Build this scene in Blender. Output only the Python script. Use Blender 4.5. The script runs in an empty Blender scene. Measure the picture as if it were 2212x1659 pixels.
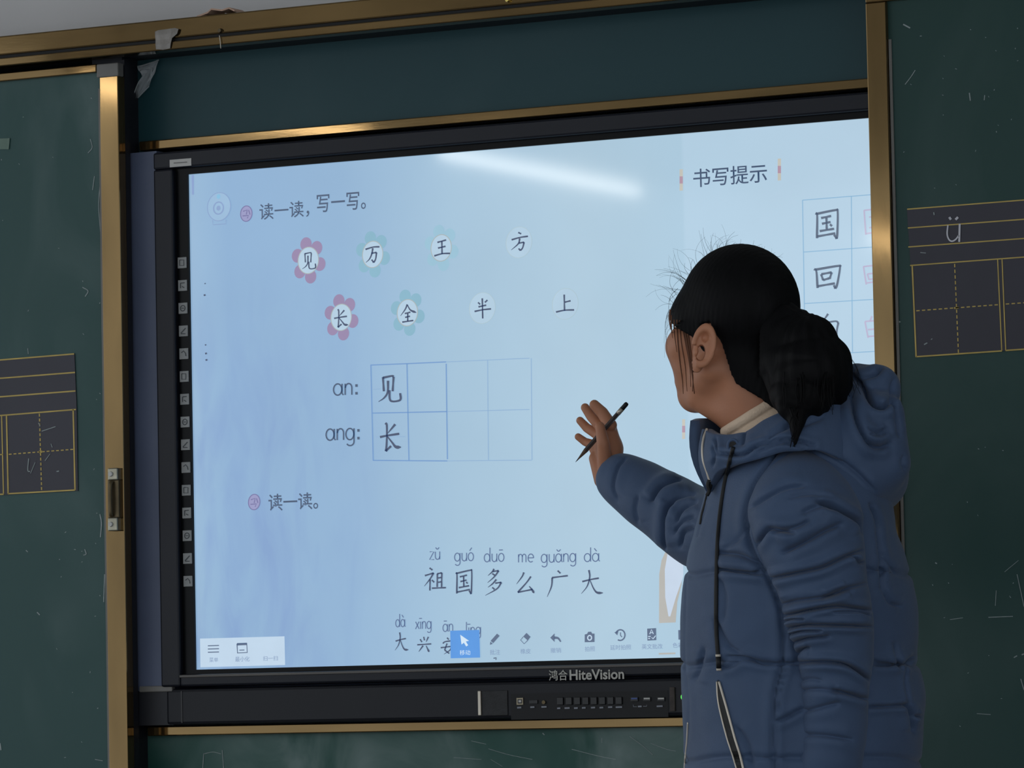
import bpy, bmesh, math, random
import numpy as np
from mathutils import Vector, Matrix
from mathutils.bvhtree import BVHTree

random.seed(7); np.random.seed(7)
scn = bpy.context.scene
COL = scn.collection

# ------------------------------------------------------------------ camera
FPX, YAW, PITCH, ROLL, CX, CY = 10104.4, 0.484399, 0.068421, -0.020290, 1106.0, 829.0
CAM = np.array([3.772, -7.4538, 0.92])

def cam_axes():
    cy, sy = math.cos(YAW), math.sin(YAW); cp, sp = math.cos(PITCH), math.sin(PITCH); cr, sr = math.cos(ROLL), math.sin(ROLL)
    f = np.array([-sy*cp, cy*cp, sp]); r = np.array([cy, sy, 0.]); u = np.cross(r, f)
    return np.array([cr*r+sr*u, -sr*r+cr*u, f])
AX = cam_axes()
cd = bpy.data.cameras.new('camera'); cam = bpy.data.objects.new('camera', cd); COL.objects.link(cam)
cd.sensor_width = 36.0; cd.lens = 36.0*FPX/2212.0; cd.clip_start = 0.1; cd.clip_end = 100
m4 = Matrix.Identity(4)
for i in range(3):
    m4[i][0] = AX[0][i]; m4[i][1] = AX[1][i]; m4[i][2] = -AX[2][i]; m4[i][3] = CAM[i]
cam.matrix_world = m4
scn.camera = cam

# ------------------------------------------------------------------ world, exposure
w = bpy.data.worlds.new('classroom daylight'); scn.world = w; w.use_nodes = True
bgn = w.node_tree.nodes['Background']
bgn.inputs[0].default_value = (0.86, 0.93, 1.0, 1); bgn.inputs[1].default_value = 1.12
scn.view_settings.view_transform = 'Standard'; scn.view_settings.look = 'None'
scn.view_settings.exposure = 0.0; scn.view_settings.gamma = 1.0; scn.view_settings.use_curve_mapping = False
try:
    scn.cycles.use_denoising = True
    scn.cycles.max_bounces = 6
except Exception:
    pass
CEIL_Z = 2.95
LAMP_Z = 2.52
LAMP_STRENGTH = 12.0

# ------------------------------------------------------------------ helpers
def rays(px):
    px = np.asarray(px, float).reshape(-1, 2)
    d = np.stack([(px[:, 0]-CX)/FPX, -(px[:, 1]-CY)/FPX, np.ones(len(px))], 1)
    return d @ AX
def at(px, py, Y=0.0):
    """point of the plane y = Y that the photograph shows at pixel px, py"""
    r = rays([(px, py)])[0]
    return CAM + r*((Y-CAM[1])/r[1])
def onplane(pts, Y):
    r = rays(pts)
    return CAM + r*((Y-CAM[1])/r[:, 1:2])
PS = 1400.0; D0 = FPX/PS
def W(P):
    """person modelling space: image u, v and depth w (1/1400 m towards the viewer) -> world"""
    P = np.asarray(P, float).reshape(-1, 3)
    return CAM + rays(P[:, :2])*(D0 - P[:, 2:3]/PS)

def lin(c):
    return tuple((x/255/12.92 if x/255 <= 0.04045 else ((x/255+0.055)/1.055)**2.4) for x in c)

MATS = {}
def mat(name, rgb, rough=0.6, metal=0.0, var=0.12, scale=12.0, bump=0.0, bscale=None, stretch=(1, 1, 1), spec=0.5, srgb=True,
        emit=None, estr=1.0, trans=0.0, alpha=1.0, coat=0.0, sheen=0.0, rvar=0.0):
    if name in MATS: return MATS[name]
    m = bpy.data.materials.new(name); m.use_nodes = True; nt = m.node_tree; N = nt.nodes; L = nt.links
    b = N['Principled BSDF']
    c = lin(rgb) if srgb else rgb
    tc = N.new('ShaderNodeTexCoord'); mp = N.new('ShaderNodeMapping'); mp.inputs['Scale'].default_value = stretch
    L.new(tc.outputs['Object'], mp.inputs['Vector'])
    nz = N.new('ShaderNodeTexNoise'); nz.inputs['Scale'].default_value = scale; nz.inputs['Detail'].default_value = 5
    L.new(mp.outputs['Vector'], nz.inputs['Vector'])
    cr = N.new('ShaderNodeValToRGB')
    cr.color_ramp.elements[0].position = 0.3; cr.color_ramp.elements[1].position = 0.7
    cr.color_ramp.elements[0].color = tuple(x*(1-var) for x in c)+(1,)
    cr.color_ramp.elements[1].color = tuple(min(1, x*(1+var)) for x in c)+(1,)
    L.new(nz.outputs['Fac'], cr.inputs['Fac'])
    if emit is None:
        L.new(cr.outputs['Color'], b.inputs['Base Color'])
    else:
        b.inputs['Base Color'].default_value = (0.02, 0.02, 0.02, 1)
        e = lin(emit)
        cr.color_ramp.elements[0].color = tuple(x*(1-var) for x in e)+(1,)
        cr.color_ramp.elements[1].color = tuple(x*(1+var) for x in e)+(1,)
        L.new(cr.outputs['Color'], b.inputs['Emission Color']); b.inputs['Emission Strength'].default_value = estr
    b.inputs['Roughness'].default_value = rough; b.inputs['Metallic'].default_value = metal
    b.inputs['Specular IOR Level'].default_value = spec
    b.inputs['Alpha'].default_value = alpha
    b.inputs['Transmission Weight'].default_value = trans
    b.inputs['Coat Weight'].default_value = coat
    b.inputs['Coat Roughness'].default_value = 0.05
    b.inputs['Sheen Weight'].default_value = sheen
    if rvar > 0:
        mr = N.new('ShaderNodeMapRange'); mr.inputs['To Min'].default_value = max(0.02, rough-rvar); mr.inputs['To Max'].default_value = min(1, rough+rvar)
        mr.inputs['From Min'].default_value = 0.3; mr.inputs['From Max'].default_value = 0.7
        L.new(nz.outputs['Fac'], mr.inputs['Value']); L.new(mr.outputs['Result'], b.inputs['Roughness'])
    if bump > 0:
        n2 = N.new('ShaderNodeTexNoise'); n2.inputs['Scale'].default_value = bscale or scale*6; n2.inputs['Detail'].default_value = 4
        L.new(mp.outputs['Vector'], n2.inputs['Vector'])
        bp = N.new('ShaderNodeBump'); bp.inputs['Strength'].default_value = bump; bp.inputs['Distance'].default_value = 0.002
        L.new(n2.outputs['Fac'], bp.inputs['Height']); L.new(bp.outputs['Normal'], b.inputs['Normal'])
    MATS[name] = m
    return m

def link(name, me, material=None, parent=None, smooth=False):
    o = bpy.data.objects.new(name, me); COL.objects.link(o)
    if material: me.materials.append(material)
    if parent: o.parent = parent
    if smooth:
        me.polygons.foreach_set('use_smooth', np.ones(len(me.polygons), bool))
    return o
def mesh(name, V, F, material=None, parent=None, smooth=False):
    me = bpy.data.meshes.new(name)
    me.from_pydata([tuple(map(float, v)) for v in V], [], [tuple(int(i) for i in f) for f in F]); me.update()
    return link(name, me, material, parent, smooth)
def tag(o, label=None, cat=None, group=None, kind=None):
    if label: o['label'] = label
    if cat: o['category'] = cat
    if group: o['group'] = group
    if kind: o['kind'] = kind
    return o
def empty(name, loc, label, cat, group=None):
    o = bpy.data.objects.new(name, None); COL.objects.link(o); o.empty_display_size = 0.1
    EMPTY_LOC[o.name] = loc
    return tag(o, label, cat, group)
EMPTY_LOC = {}

class MB:
    def __init__(s): s.v = []; s.f = []
    def add(s, V, F):
        k = len(s.v); s.v += [tuple(map(float, v)) for v in V]; s.f += [tuple(int(i)+k for i in f) for f in F]; return s
    def box(s, x0, x1, y0, y1, z0, z1, bev=0.0):
        if bev <= 0:
            V = [(x, y, z) for x in (x0, x1) for y in (y0, y1) for z in (z0, z1)]
            F = [(0, 1, 3, 2), (4, 6, 7, 5), (0, 4, 5, 1), (2, 3, 7, 6), (0, 2, 6, 4), (1, 5, 7, 3)]
            return s.add(V, F)
        bm = bmesh.new(); bmesh.ops.create_cube(bm, size=1)
        for q in bm.verts:
            q.co = Vector(((x0+x1)/2+q.co.x*(x1-x0), (y0+y1)/2+q.co.y*(y1-y0), (z0+z1)/2+q.co.z*(z1-z0)))
        bmesh.ops.bevel(bm, geom=list(bm.edges), offset=min(bev, 0.45*min(x1-x0, y1-y0, z1-z0)), segments=2, affect='EDGES', profile=0.5)
        bm.verts.index_update()
        s.add([q.co for q in bm.verts], [[q.index for q in f.verts] for f in bm.faces]); bm.free(); return s
    def tube(s, P, r, n=8, caps=True):
        P = np.asarray(P, float); r = np.broadcast_to(np.asarray(r, float), (len(P),))
        T = np.gradient(P, axis=0); T /= np.linalg.norm(T, axis=1, keepdims=True)+1e-12
        a = np.array([0, 0, 1.]) if abs(T[0][2]) < 0.9 else np.array([1., 0, 0])
        V = []; 
        A = np.cross(T[0], a); A /= np.linalg.norm(A)
        for i in range(len(P)):
            A = A-T[i]*(A@T[i]); A /= np.linalg.norm(A)+1e-12; B = np.cross(T[i], A)
            for k in range(n):
                th = 2*math.pi*k/n; V.append(P[i]+r[i]*(math.cos(th)*A+math.sin(th)*B))
        F = [(i*n+k, i*n+(k+1) % n, (i+1)*n+(k+1) % n, (i+1)*n+k) for i in range(len(P)-1) for k in range(n)]
        if caps: F += [tuple(range(n-1, -1, -1)), tuple((len(P)-1)*n+k for k in range(n))]
        return s.add(V, F)
    def build(s, name, m, parent=None, smooth=False):
        return mesh(name, s.v, s.f, m, parent, smooth)

def catmull(P, n=8, closed=False):
    P = np.asarray(P, float)
    if len(P) < 3 and not closed:
        t = np.linspace(0, 1, n+1)[:, None]; return P[0]*(1-t)+P[1]*t
    if closed: Q = np.vstack([P[-1:], P, P[:2]])
    else: Q = np.vstack([2*P[0]-P[1], P, 2*P[-1]-P[-2]])
    out = []
    for i in range(1, len(Q)-2):
        p0, p1, p2, p3 = Q[i-1:i+3]
        for t in np.linspace(0, 1, n, endpoint=False):
            out.append(0.5*((2*p1)+(p2-p0)*t+(2*p0-5*p1+4*p2-p3)*t*t+(3*p1-p0-3*p2+p3)*t**3))
    if not closed: out.append(Q[-2])
    return np.array(out)

def boxpx(mb, tl, br, Y, depth, bev=0.0):
    """box whose front face at y=Y spans the pixels tl..br, going back by depth"""
    a = at(*tl, Y); b = at(*br, Y)
    return mb.box(a[0], b[0], Y, Y+depth, b[2], a[2], bev)

# flat print: ribbons and polygons traced on a plane (front side faces -y), with a hair of thickness
def ribbon2d(P, width, n=6, prof=None, smooth=True):
    P = np.asarray(P, float)
    Q = catmull(P, n) if (smooth and len(P) > 2) else P
    if len(Q) == 2 and prof is not None: Q = catmull(P, 6)
    T = np.gradient(Q, axis=0); T /= np.linalg.norm(T, axis=1, keepdims=True)+1e-9
    Nn = np.stack([-T[:, 1], T[:, 0]], 1)
    t = np.linspace(0, 1, len(Q))
    wd = width*(prof(t) if prof else np.ones(len(Q)))
    V = np.vstack([Q+Nn*wd[:, None]/2, Q-Nn*wd[:, None]/2]); k = len(Q)
    F = [(i, i+1, k+i+1, k+i) for i in range(k-1)]
    return V, F
class Print:
    def __init__(s, Y): s.Y = Y; s.v = []; s.f = []
    def add(s, V, F):
        k = len(s.v); s.v += list(map(tuple, V)); s.f += [tuple(i+k for i in f) for f in F]; return s
    def line(s, P, width, prof=None, smooth=False): return s.add(*ribbon2d(P, width, 6, prof, smooth))
    def poly(s, P): return s.add(P, [tuple(range(len(P)))])
    def ell(s, c, rx, ry, n=28, rot=0, skew=-0.085):
        t = np.linspace(0, 2*math.pi, n, endpoint=False)
        x = rx*np.cos(t); y = ry*np.sin(t); x, y = x*math.cos(rot)-y*math.sin(rot), x*math.sin(rot)+y*math.cos(rot)
        return s.poly(np.stack([c[0]+x, c[1]+y+skew*x], 1))
    def ring(s, c, rx, ry, wd, n=36, skew=-0.085, t0=0, t1=2*math.pi):
        t = np.linspace(t0, t1, n)
        P = np.stack([c[0]+rx*np.cos(t), c[1]+ry*np.sin(t)+skew*rx*np.cos(t)], 1)
        return s.line(P, wd)
    def build(s, name, m, parent):
        V = onplane(s.v, s.Y)
        bm = bmesh.new()
        vs = [bm.verts.new(v) for v in V]
        for f in s.f:
            try: bm.faces.new([vs[i] for i in f])
            except ValueError: pass
        bm.normal_update()
        for f in bm.faces:
            if f.normal.y > 0: f.normal_flip()
        me = bpy.data.meshes.new(name); bm.to_mesh(me); bm.free()
        return link(name, me, m, parent)

def finish(o):
    """put the empty at the thing's base and keep its parts where they are"""
    loc = EMPTY_LOC[o.name]
    o.location = loc
    inv = Matrix.Translation(loc).inverted()
    for c in o.children: c.matrix_parent_inverse = inv

# ------------------------------------------------------------------ materials
M_WALL = mat('white wall paint', (205, 203, 203), 0.85, var=0.04, scale=3, bump=0.15, bscale=60)
M_CEIL = mat('ceiling paint', (215, 215, 213), 0.9, var=0.03)
M_FLOOR = mat('terrazzo floor', (112, 110, 106), 0.5, var=0.25, scale=90)
M_GOLD = mat('gold anodised aluminium', (120, 98, 64), 0.07, 0.85, var=0.30, scale=7, stretch=(1, 1, 0.25), rvar=0.02, bump=0.006, bscale=160)
M_GOLDH = mat('gold anodised aluminium rail', (120, 98, 64), 0.07, 0.85, var=0.30, scale=7, stretch=(0.25, 1, 1.5), rvar=0.02, bump=0.006, bscale=160)
M_GREYCAP = mat('grey plastic cap', (118, 116, 112), 0.5, var=0.1)
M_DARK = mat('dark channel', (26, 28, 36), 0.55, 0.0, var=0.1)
M_RECESS = mat('recess back panel', (92, 102, 128), 0.5, var=0.10, scale=5)
M_BEZEL = mat('dark navy bezel', (17, 20, 31), 0.42, var=0.06, scale=20, bump=0.05, bscale=400, spec=0.3)
M_BEZELIN = mat('inner black bezel', (10, 12, 15), 0.3, var=0.1, spec=0.12)
M_LIP = mat('grey bezel lip', (84, 80, 76), 0.4, var=0.08)
M_WHITE = mat('white label', (196, 194, 190), 0.6, var=0.05)
M_SILVER = mat('silver strip', (190, 182, 168), 0.35, 0.6, var=0.1)
M_LOGO = mat('silver lettering', (188, 186, 178), 0.5, 0.0, var=0.08)
M_TAPE = mat('grey adhesive tape', (140, 134, 128), 0.45, var=0.18, scale=40, bump=0.4, bscale=90)
M_SHEET = mat('dark printed sheet', (52, 51, 62), 0.55, var=0.12, scale=6)
M_YELLOW = mat('yellow print', (198, 172, 92), 0.6, var=0.12, scale=30)
M_CHALK = mat('white chalk', (150, 160, 160), 0.95, var=0.15, scale=120)
M_STEEL = mat('worn steel', (150, 146, 130), 0.35, 0.8, var=0.25, scale=40)
M_BRASSD = mat('dark bronze latch', (92, 80, 58), 0.4, 0.7, var=0.2, scale=30)
M_CARD = mat('brown cardboard', (190, 158, 138), 0.9, var=0.15, scale=30)
M_FILM = mat('clear plastic film', (220, 226, 230), 0.12, var=0.02, alpha=0.28)
M_GREENLED = mat('green indicator', (10, 40, 15), 0.4, emit=(90, 230, 90), estr=1.2)
M_PORT = mat('port metal', (150, 140, 118), 0.4, 0.6, var=0.1)
M_PORTD = mat('port plastic', (12, 13, 17), 0.4, var=0.1)
M_BLUEP = mat('blue port tongue', (60, 84, 150), 0.5, var=0.1)
M_GREYP = mat('grey panel print', (140, 144, 154), 0.6, var=0.1)

def board_mat(name, rgb, chalk, cscale, thr=0.55, seed=0.0):
    m = bpy.data.materials.new(name); m.use_nodes = True; nt = m.node_tree; N = nt.nodes; L = nt.links
    b = N['Principled BSDF']; b.inputs['Roughness'].default_value = 0.42; b.inputs['Specular IOR Level'].default_value = 0.25
    g = N.new('ShaderNodeNewGeometry')
    mp = N.new('ShaderNodeMapping'); mp.inputs['Location'].default_value = (seed, seed*2, 0); mp.inputs['Scale'].default_value = (1.3, 1, 0.9)
    L.new(g.outputs['Position'], mp.inputs['Vector'])
    def noise(s, d, dist=0.0):
        n = N.new('ShaderNodeTexNoise'); n.inputs['Scale'].default_value = s; n.inputs['Detail'].default_value = d; n.inputs['Distortion'].default_value = dist
        L.new(mp.outputs['Vector'], n.inputs['Vector']); return n
    n1 = noise(cscale, 6, 1.2); n2 = noise(2.2, 3); n3 = noise(140, 2)
    r1 = N.new('ShaderNodeMapRange'); r1.inputs['From Min'].default_value = thr; r1.inputs['From Max'].default_value = thr+0.25
    L.new(n1.outputs['Fac'], r1.inputs['Value'])
    r2 = N.new('ShaderNodeMapRange'); r2.inputs['From Min'].default_value = 0.35; r2.inputs['From Max'].default_value = 0.7
    L.new(n2.outputs['Fac'], r2.inputs['Value'])
    mu = N.new('ShaderNodeMath'); mu.operation = 'MULTIPLY'; L.new(r1.outputs['Result'], mu.inputs[0]); L.new(r2.outputs['Result'], mu.inputs[1])
    m2 = N.new('ShaderNodeMath'); m2.operation = 'MULTIPLY'; L.new(mu.outputs[0], m2.inputs[0]); m2.inputs[1].default_value = chalk
    mx = N.new('ShaderNodeMix'); mx.data_type = 'RGBA'
    c = lin(rgb); mx.inputs['A'].default_value = c+(1,); mx.inputs['B'].default_value = (0.42, 0.50, 0.50, 1)
    L.new(m2.outputs[0], mx.inputs['Factor'])
    L.new(mx.outputs['Result'], b.inputs['Base Color'])
    bp = N.new('ShaderNodeBump'); bp.inputs['Strength'].default_value = 0.08; bp.inputs['Distance'].default_value = 0.001
    L.new(n3.outputs['Fac'], bp.inputs['Height']); L.new(bp.outputs['Normal'], b.inputs['Normal'])
    MATS[name] = m; return m
M_BOARDL = board_mat('green enamel board lit side', (50, 82, 80), 0.16, 2.5, 0.45, 1.0)  # more chalk, and a base lightened for the light from the left
M_BOARDR = board_mat('green enamel board shaded side', (36, 68, 64), 0.07, 2.2, 0.5, 5.0)  # same enamel, with the dimmer right side painted into the base
M_BOARDT = board_mat('green enamel board upper', (36, 70, 76), 0.03, 2.0, 0.5, 9.0)
M_BOARDB = board_mat('green enamel board lower chalky', (38, 82, 74), 0.50, 4.5, 0.38, 3.0)

# ------------------------------------------------------------------ setting
Y_WALL = 0.16
tag(MB().box(-4.2, 5.2, Y_WALL, Y_WALL+0.2, 0, CEIL_Z).build('wall_front', M_WALL), 'white plastered wall above the blackboard', kind='structure')
tag(MB().box(-4.2, 5.2, -9.5, Y_WALL+0.2, -0.1, 0).build('floor', M_FLOOR), 'grey classroom floor', kind='structure')
tag(MB().box(-4.2, 5.2, -9.5, Y_WALL+0.2, CEIL_Z, CEIL_Z+0.1).build('ceiling', M_CEIL), 'white classroom ceiling', kind='structure')
tag(MB().box(5.2, 5.4, -2.4, Y_WALL+0.2, -0.1, CEIL_Z+0.1).build('wall_right_shade', M_WALL), 'unseen white side wall section added to shade the right side', kind='structure')  # out of view; added to darken the right side, short to let light in behind

# ceiling tubes (out of frame; their mirror images show in the screen glass and the metal frames)
M_TUBE = mat('fluorescent tube', (255, 255, 255), 0.4, var=0.0, emit=(255, 250, 240), estr=LAMP_STRENGTH)
M_FIX = mat('white lamp housing', (225, 225, 222), 0.5, var=0.03)
def tube_lamp(x, y, label):
    t = empty('tube_lamp', (x, y, CEIL_Z), label, 'lamp', 'hanging tube lamps')
    MB().box(x-0.03, x+0.03, y-0.70, y+0.70, LAMP_Z+0.03, LAMP_Z+0.075, 0.006).build('housing', M_FIX, t)
    P = [(x, y-0.66, LAMP_Z), (x, y+0.66, LAMP_Z)]
    MB().tube(P, 0.017, 14).build('tube', M_TUBE, t, True)
    for s in (-1, 1):
        MB().box(x-0.014, x+0.014, y+s*0.68-0.02, y+s*0.68+0.02, LAMP_Z-0.02, LAMP_Z+0.035, 0.004).build('lamp_holder', M_FIX, t)
        MB().tube([(x, y+s*0.4, LAMP_Z+0.07), (x, y+s*0.4, CEIL_Z)], 0.004, 8).build('hanging_rod', M_STEEL, t)
    finish(t)
LX = 3.772-6.655*(LAMP_Z-CAM[2])/1.65
def virt(u, v):
    r = rays([(u, v)])[0]; t = (LAMP_Z-CAM[2])/r[2]; return CAM+r*t
yv = virt(1182, 371)[1]
KN = (virt(480, 246)[1]-yv)/2.05; KF = (virt(1805, 532)[1]+0.40-yv)/2.05
for k, lab in ((KN, 'hanging tube lamp nearest the blackboard on the window side'), (0, 'second hanging tube lamp from the blackboard on the window side'),
               (KF, 'third hanging tube lamp from the blackboard on the window side')):
    tube_lamp(LX, -(yv+k*2.05), lab)
for k, lab in ((-0.3, 'hanging tube lamp near the blackboard beside the right wall'), (1, 'hanging tube lamp further back beside the right wall')):
    tube_lamp(LX+4.6, -(yv+k*2.05), lab)

# ------------------------------------------------------------------ fixed blackboard frame
Y_RAIL, Y_SLIDE, Y_STILE, Y_FIX, Y_BEZ, Y_SCR = -0.088, -0.046, -0.057, 0.035, -0.018, 0.0
bb = empty('blackboard_frame', (0, Y_WALL, 0.7), 'wide green blackboard with gold aluminium frame fixed on the wall', 'blackboard')
zt = at(280, 49, Y_RAIL)[2]; zg = at(560, 67, Y_RAIL)[2]; zl = at(560, 88.5, Y_RAIL)[2]
XL, XR = -2.6, 2.6
m = MB(); m.box(XL, XR, Y_RAIL, Y_WALL, zg+0.003, zt, 0.003); m.build('top_rail', M_GOLDH, bb)
m = MB(); m.box(XL, XR, Y_RAIL+0.004, Y_RAIL+0.02, zg-0.004, zg+0.005); m.build('rail_groove', mat('groove shadow gap', (9, 9, 11), 0.7), bb)
m = MB(); m.box(XL, XR, Y_RAIL-0.003, Y_RAIL+0.03, zl, zg-0.003, 0.002); m.build('rail_lip', M_GOLDH, bb)
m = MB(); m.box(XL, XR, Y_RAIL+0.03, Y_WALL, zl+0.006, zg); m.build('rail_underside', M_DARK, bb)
z_s1t = at(900, 253, Y_FIX-0.02)[2]; z_s1b = at(900, 274, Y_FIX-0.02)[2]
z_s2t = at(900, 1558.5, Y_FIX-0.02)[2]; z_s2b = at(900, 1579.5, Y_FIX-0.02)[2]
xo0 = at(300, 310, Y_FIX-0.02)[0]; xpan = at(284, 200, Y_FIX)[0]-0.02; xo1 = 1.05
ZB = 0.70
m = MB(); m.box(xpan, xo1+0.02, Y_FIX, Y_WALL, z_s1b, zl+0.02); m.build('upper_panel', M_BOARDT, bb)
m = MB(); m.box(xpan, xo1+0.02, Y_FIX, Y_WALL, ZB, z_s2t-0.005); m.build('lower_panel', M_BOARDB, bb)
m = MB(); m.box(xo0, xo1, Y_FIX-0.02, Y_FIX+0.02, z_s1b, z_s1t, 0.002); m.build('upper_strip', M_GOLDH, bb)
xo2 = at(318, 1577, Y_FIX-0.02)[0]
m = MB(); m.box(xo2, xo1, Y_FIX-0.02, Y_FIX+0.02, z_s2b, z_s2t, 0.002); m.build('lower_strip', M_GOLDH, bb)
m = MB(); m.box(-2.6, 2.6, 0.13, Y_WALL, ZB, zl); m.build('back_panel', M_RECESS, bb)
m = MB(); m.box(XL, XR, Y_RAIL, Y_WALL, ZB-0.05, ZB, 0.003); m.build('bottom_rail', M_GOLDH, bb)
# side boards behind the sliding leaves
m = MB(); m.box(XL, xo0-0.05, Y_FIX, Y_WALL-0.03, ZB, zl); m.build('side_panel', M_BOARDR, bb)
m = MB(); m.box(xo1+0.05, XR, Y_FIX, Y_WALL-0.03, ZB, zl); m.build('side_panel', M_BOARDR, bb)
bx0_rec = at(331, 400, -0.018)[0]+0.03
# dark jamb between leaf and recess
xj = at(284, 900, -0.005)[0]
m = MB(); m.box(xo0-0.08, xj, -0.020, 0.12, ZB, zl+0.01); m.build('jamb', M_DARK, bb)
m = MB(); xg = at(270.5, 900, -0.040)[0]; m.box(xg-0.002, xg+0.0015, -0.040, -0.028, ZB, at(262, 165, -0.04)[2], 0.001); m.build('guide_track', M_GOLD, bb)
m = MB(); m.box(xg-0.03, xg+0.002, -0.028, -0.012, ZB, zl, 0.0); m.build('guide_channel', M_DARK, bb)
m = MB(); m.box(xj-0.01, bx0_rec-0.03, -0.005, 0.125, at(310, 1492, -0.005)[2], at(310, 328, -0.005)[2]); m.build('filler_panel', M_RECESS, bb)
# recess bracket left of the display foot
a = at(300, 1482, -0.012); b2 = at(352, 1494, -0.012)
m = MB(); m.box(a[0], b2[0]+0.02, -0.012, 0.0, b2[2], a[2], 0.002); m.build('bracket', M_GREYCAP, bb)
a = at(288, 1494, -0.008); b2 = at(356, 1566, -0.008)
m = MB(); m.box(a[0], b2[0]+0.02, -0.008, 0.035, b2[2], a[2], 0.0); m.build('recess_ledge', M_DARK, bb)
# chalk on the lower panel
pr = Print(Y_FIX-0.0008)
for P, wd in (([(438, 1659), (440, 1627)], 2.2), ([(440, 1628), (460, 1624), (477, 1628)], 1.8), ([(480, 1620), (483, 1659)], 2.2),
              ([(1055, 1617), (1100, 1630), (1150, 1640)], 1.4), ([(1235, 1618), (1290, 1632), (1330, 1640)], 1.6), ([(1360, 1590), (1390, 1612), (1410, 1630)], 1.4),
              ([(1405, 1605), (1440, 1618), (1460, 1622)], 1.2), ([(980, 1636), (1040, 1640)], 1.2), ([(1085, 1655), (1060, 1640)], 1.0),
              ([(1018, 1600), (1050, 1607)], 1.4), ([(1172, 1583), (1176, 1587)], 3.0), ([(1300, 1594), (1300, 1604)], 1.2)):
    pr.line(P, wd*0.7, smooth=len(P) > 2)
tag(pr.build('chalk_marks', M_CHALK, bb), kind='stuff')
finish(bb)

# ------------------------------------------------------------------ sliding boards
def chalk(parent, Y, items):
    p = Print(Y)
    for P, wd in items: p.line(P, wd, smooth=len(P) > 2)
    return tag(p.build('chalk_marks', M_CHALK, parent), kind='stuff')
def flecks(n, u0, u1, v0, v1, seed):
    R = random.Random(seed); out = []
    for _ in range(n):
        u = R.uniform(u0, u1); v = R.uniform(v0, v1); a = R.uniform(0, 6.3); l = R.choice([2, 2.5, 3, 3, 4])
        out.append(([(u, v), (u+l*math.cos(a), v+l*math.sin(a))], R.uniform(0.9, 1.7)))
    return out
# left leaf
lf = empty('sliding_board', (-1.6, Y_SLIDE, ZB), 'left sliding green board with gold stile and a latch on its right edge', 'blackboard', 'sliding blackboard leaves')
xs0 = at(219, 500, Y_STILE)[0]; xs1 = at(259.5, 500, Y_STILE)[0]
ztop = at(100, 166, Y_STILE)[2]; ztop2 = at(100, 148, Y_STILE)[2]
xlL = -2.45
m = MB(); m.box(xlL, xs0+0.005, Y_SLIDE, Y_SLIDE+0.02, ZB+0.01, ztop+0.003); m.build('panel', M_BOARDL, lf)
m = MB(); m.box(xs0, xs1, Y_STILE, Y_SLIDE+0.004, ZB+0.005, at(238, 163, Y_STILE)[2], 0.002); m.build('stile', M_GOLD, lf)
m = MB(); m.box(xlL, at(208, 150, Y_STILE)[0], Y_STILE, Y_SLIDE+0.022, ztop, ztop2, 0.002); m.build('top_frame', M_GOLDH, lf)
m = MB(); boxpx(m, (208, 138.5), (255, 163), Y_STILE-0.004, 0.02, 0.002); m.build('corner_cap', M_GREYCAP, lf)
m = MB(); m.box(xlL, xs0, Y_STILE, Y_SLIDE+0.022, ZB+0.005, ZB+0.03, 0.002); m.build('bottom_frame', M_GOLDH, lf)
m = MB(); m.box(xlL-0.03, xlL, Y_STILE, Y_SLIDE+0.022, ZB+0.005, ztop2, 0.002); m.build('stile', M_GOLD, lf)
# grey dust seal along the stile
m = MB(); xd = at(232, 1300, Y_SLIDE)[0]; m.box(xd-0.003, xd+0.003, Y_SLIDE-0.002, Y_SLIDE+0.003, ZB+0.03, ztop-0.03); m.build('edge_seal', M_GREYCAP, lf)
# latch
lt = MB(); boxpx(lt, (232, 1036), (257, 1118), Y_STILE-0.010, 0.012, 0.002); lt = lt.build('latch', M_BRASSD, lf)
for (vt, vb) in ((1011, 1036), (1118, 1146)):
    mm = MB(); boxpx(mm, (232, vt), (253, vb), Y_STILE-0.014, 0.016, 0.002); mm.build('latch_end', M_STEEL, lt)
    c = at(239.5, (vt+vb)/2, Y_STILE-0.014)
    th = np.linspace(0, 2*math.pi, 15)[:-1]
    mm = MB(); mm.tube([c, c+np.array([0, -0.003, 0])], [0.005, 0.0042], 14); mm.build('screw', M_WHITE, lt)
a = at(249, 1040, Y_STILE); b2 = at(249, 1115, Y_STILE)
mm = MB(); mm.tube(catmull([(a[0], a[1]-0.012, a[2]), (a[0]-0.001, a[1]-0.016, a[2]-0.010), (a[0]-0.001, a[1]-0.016, b2[2]+0.010), (b2[0], b2[1]-0.012, b2[2])], 8), 0.004, 8); mm.build('pull', M_BRASSD, lt, True)
chalk(lf, Y_SLIDE-0.0008, flecks(26, 120, 216, 560, 1640, 3)+flecks(8, 2, 210, 200, 700, 4)+[([(216, 1110), (219, 1130), (217, 1160)], 2.5), ([(178, 620), (190, 628), (184, 640)], 2.0),
      ([(218, 380), (213, 440), (217, 500)], 1.6), ([(195, 300), (199, 318), (190, 330)], 1.6), ([(204, 380), (200, 410)], 1.6), ([(80, 1322), (86, 1328)], 2.5), ([(56, 1188), (60, 1192)], 2.2),
      ([(0, 1605), (2, 1620)], 3), ([(205, 1640), (222, 1643)], 1.6), ([(60, 752), (61, 764)], 1.5), ([(183, 1186), (186, 1196), (180, 1199)], 2), ([(224, 1300), (226, 1240)], 2.2)])
finish(lf)
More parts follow.
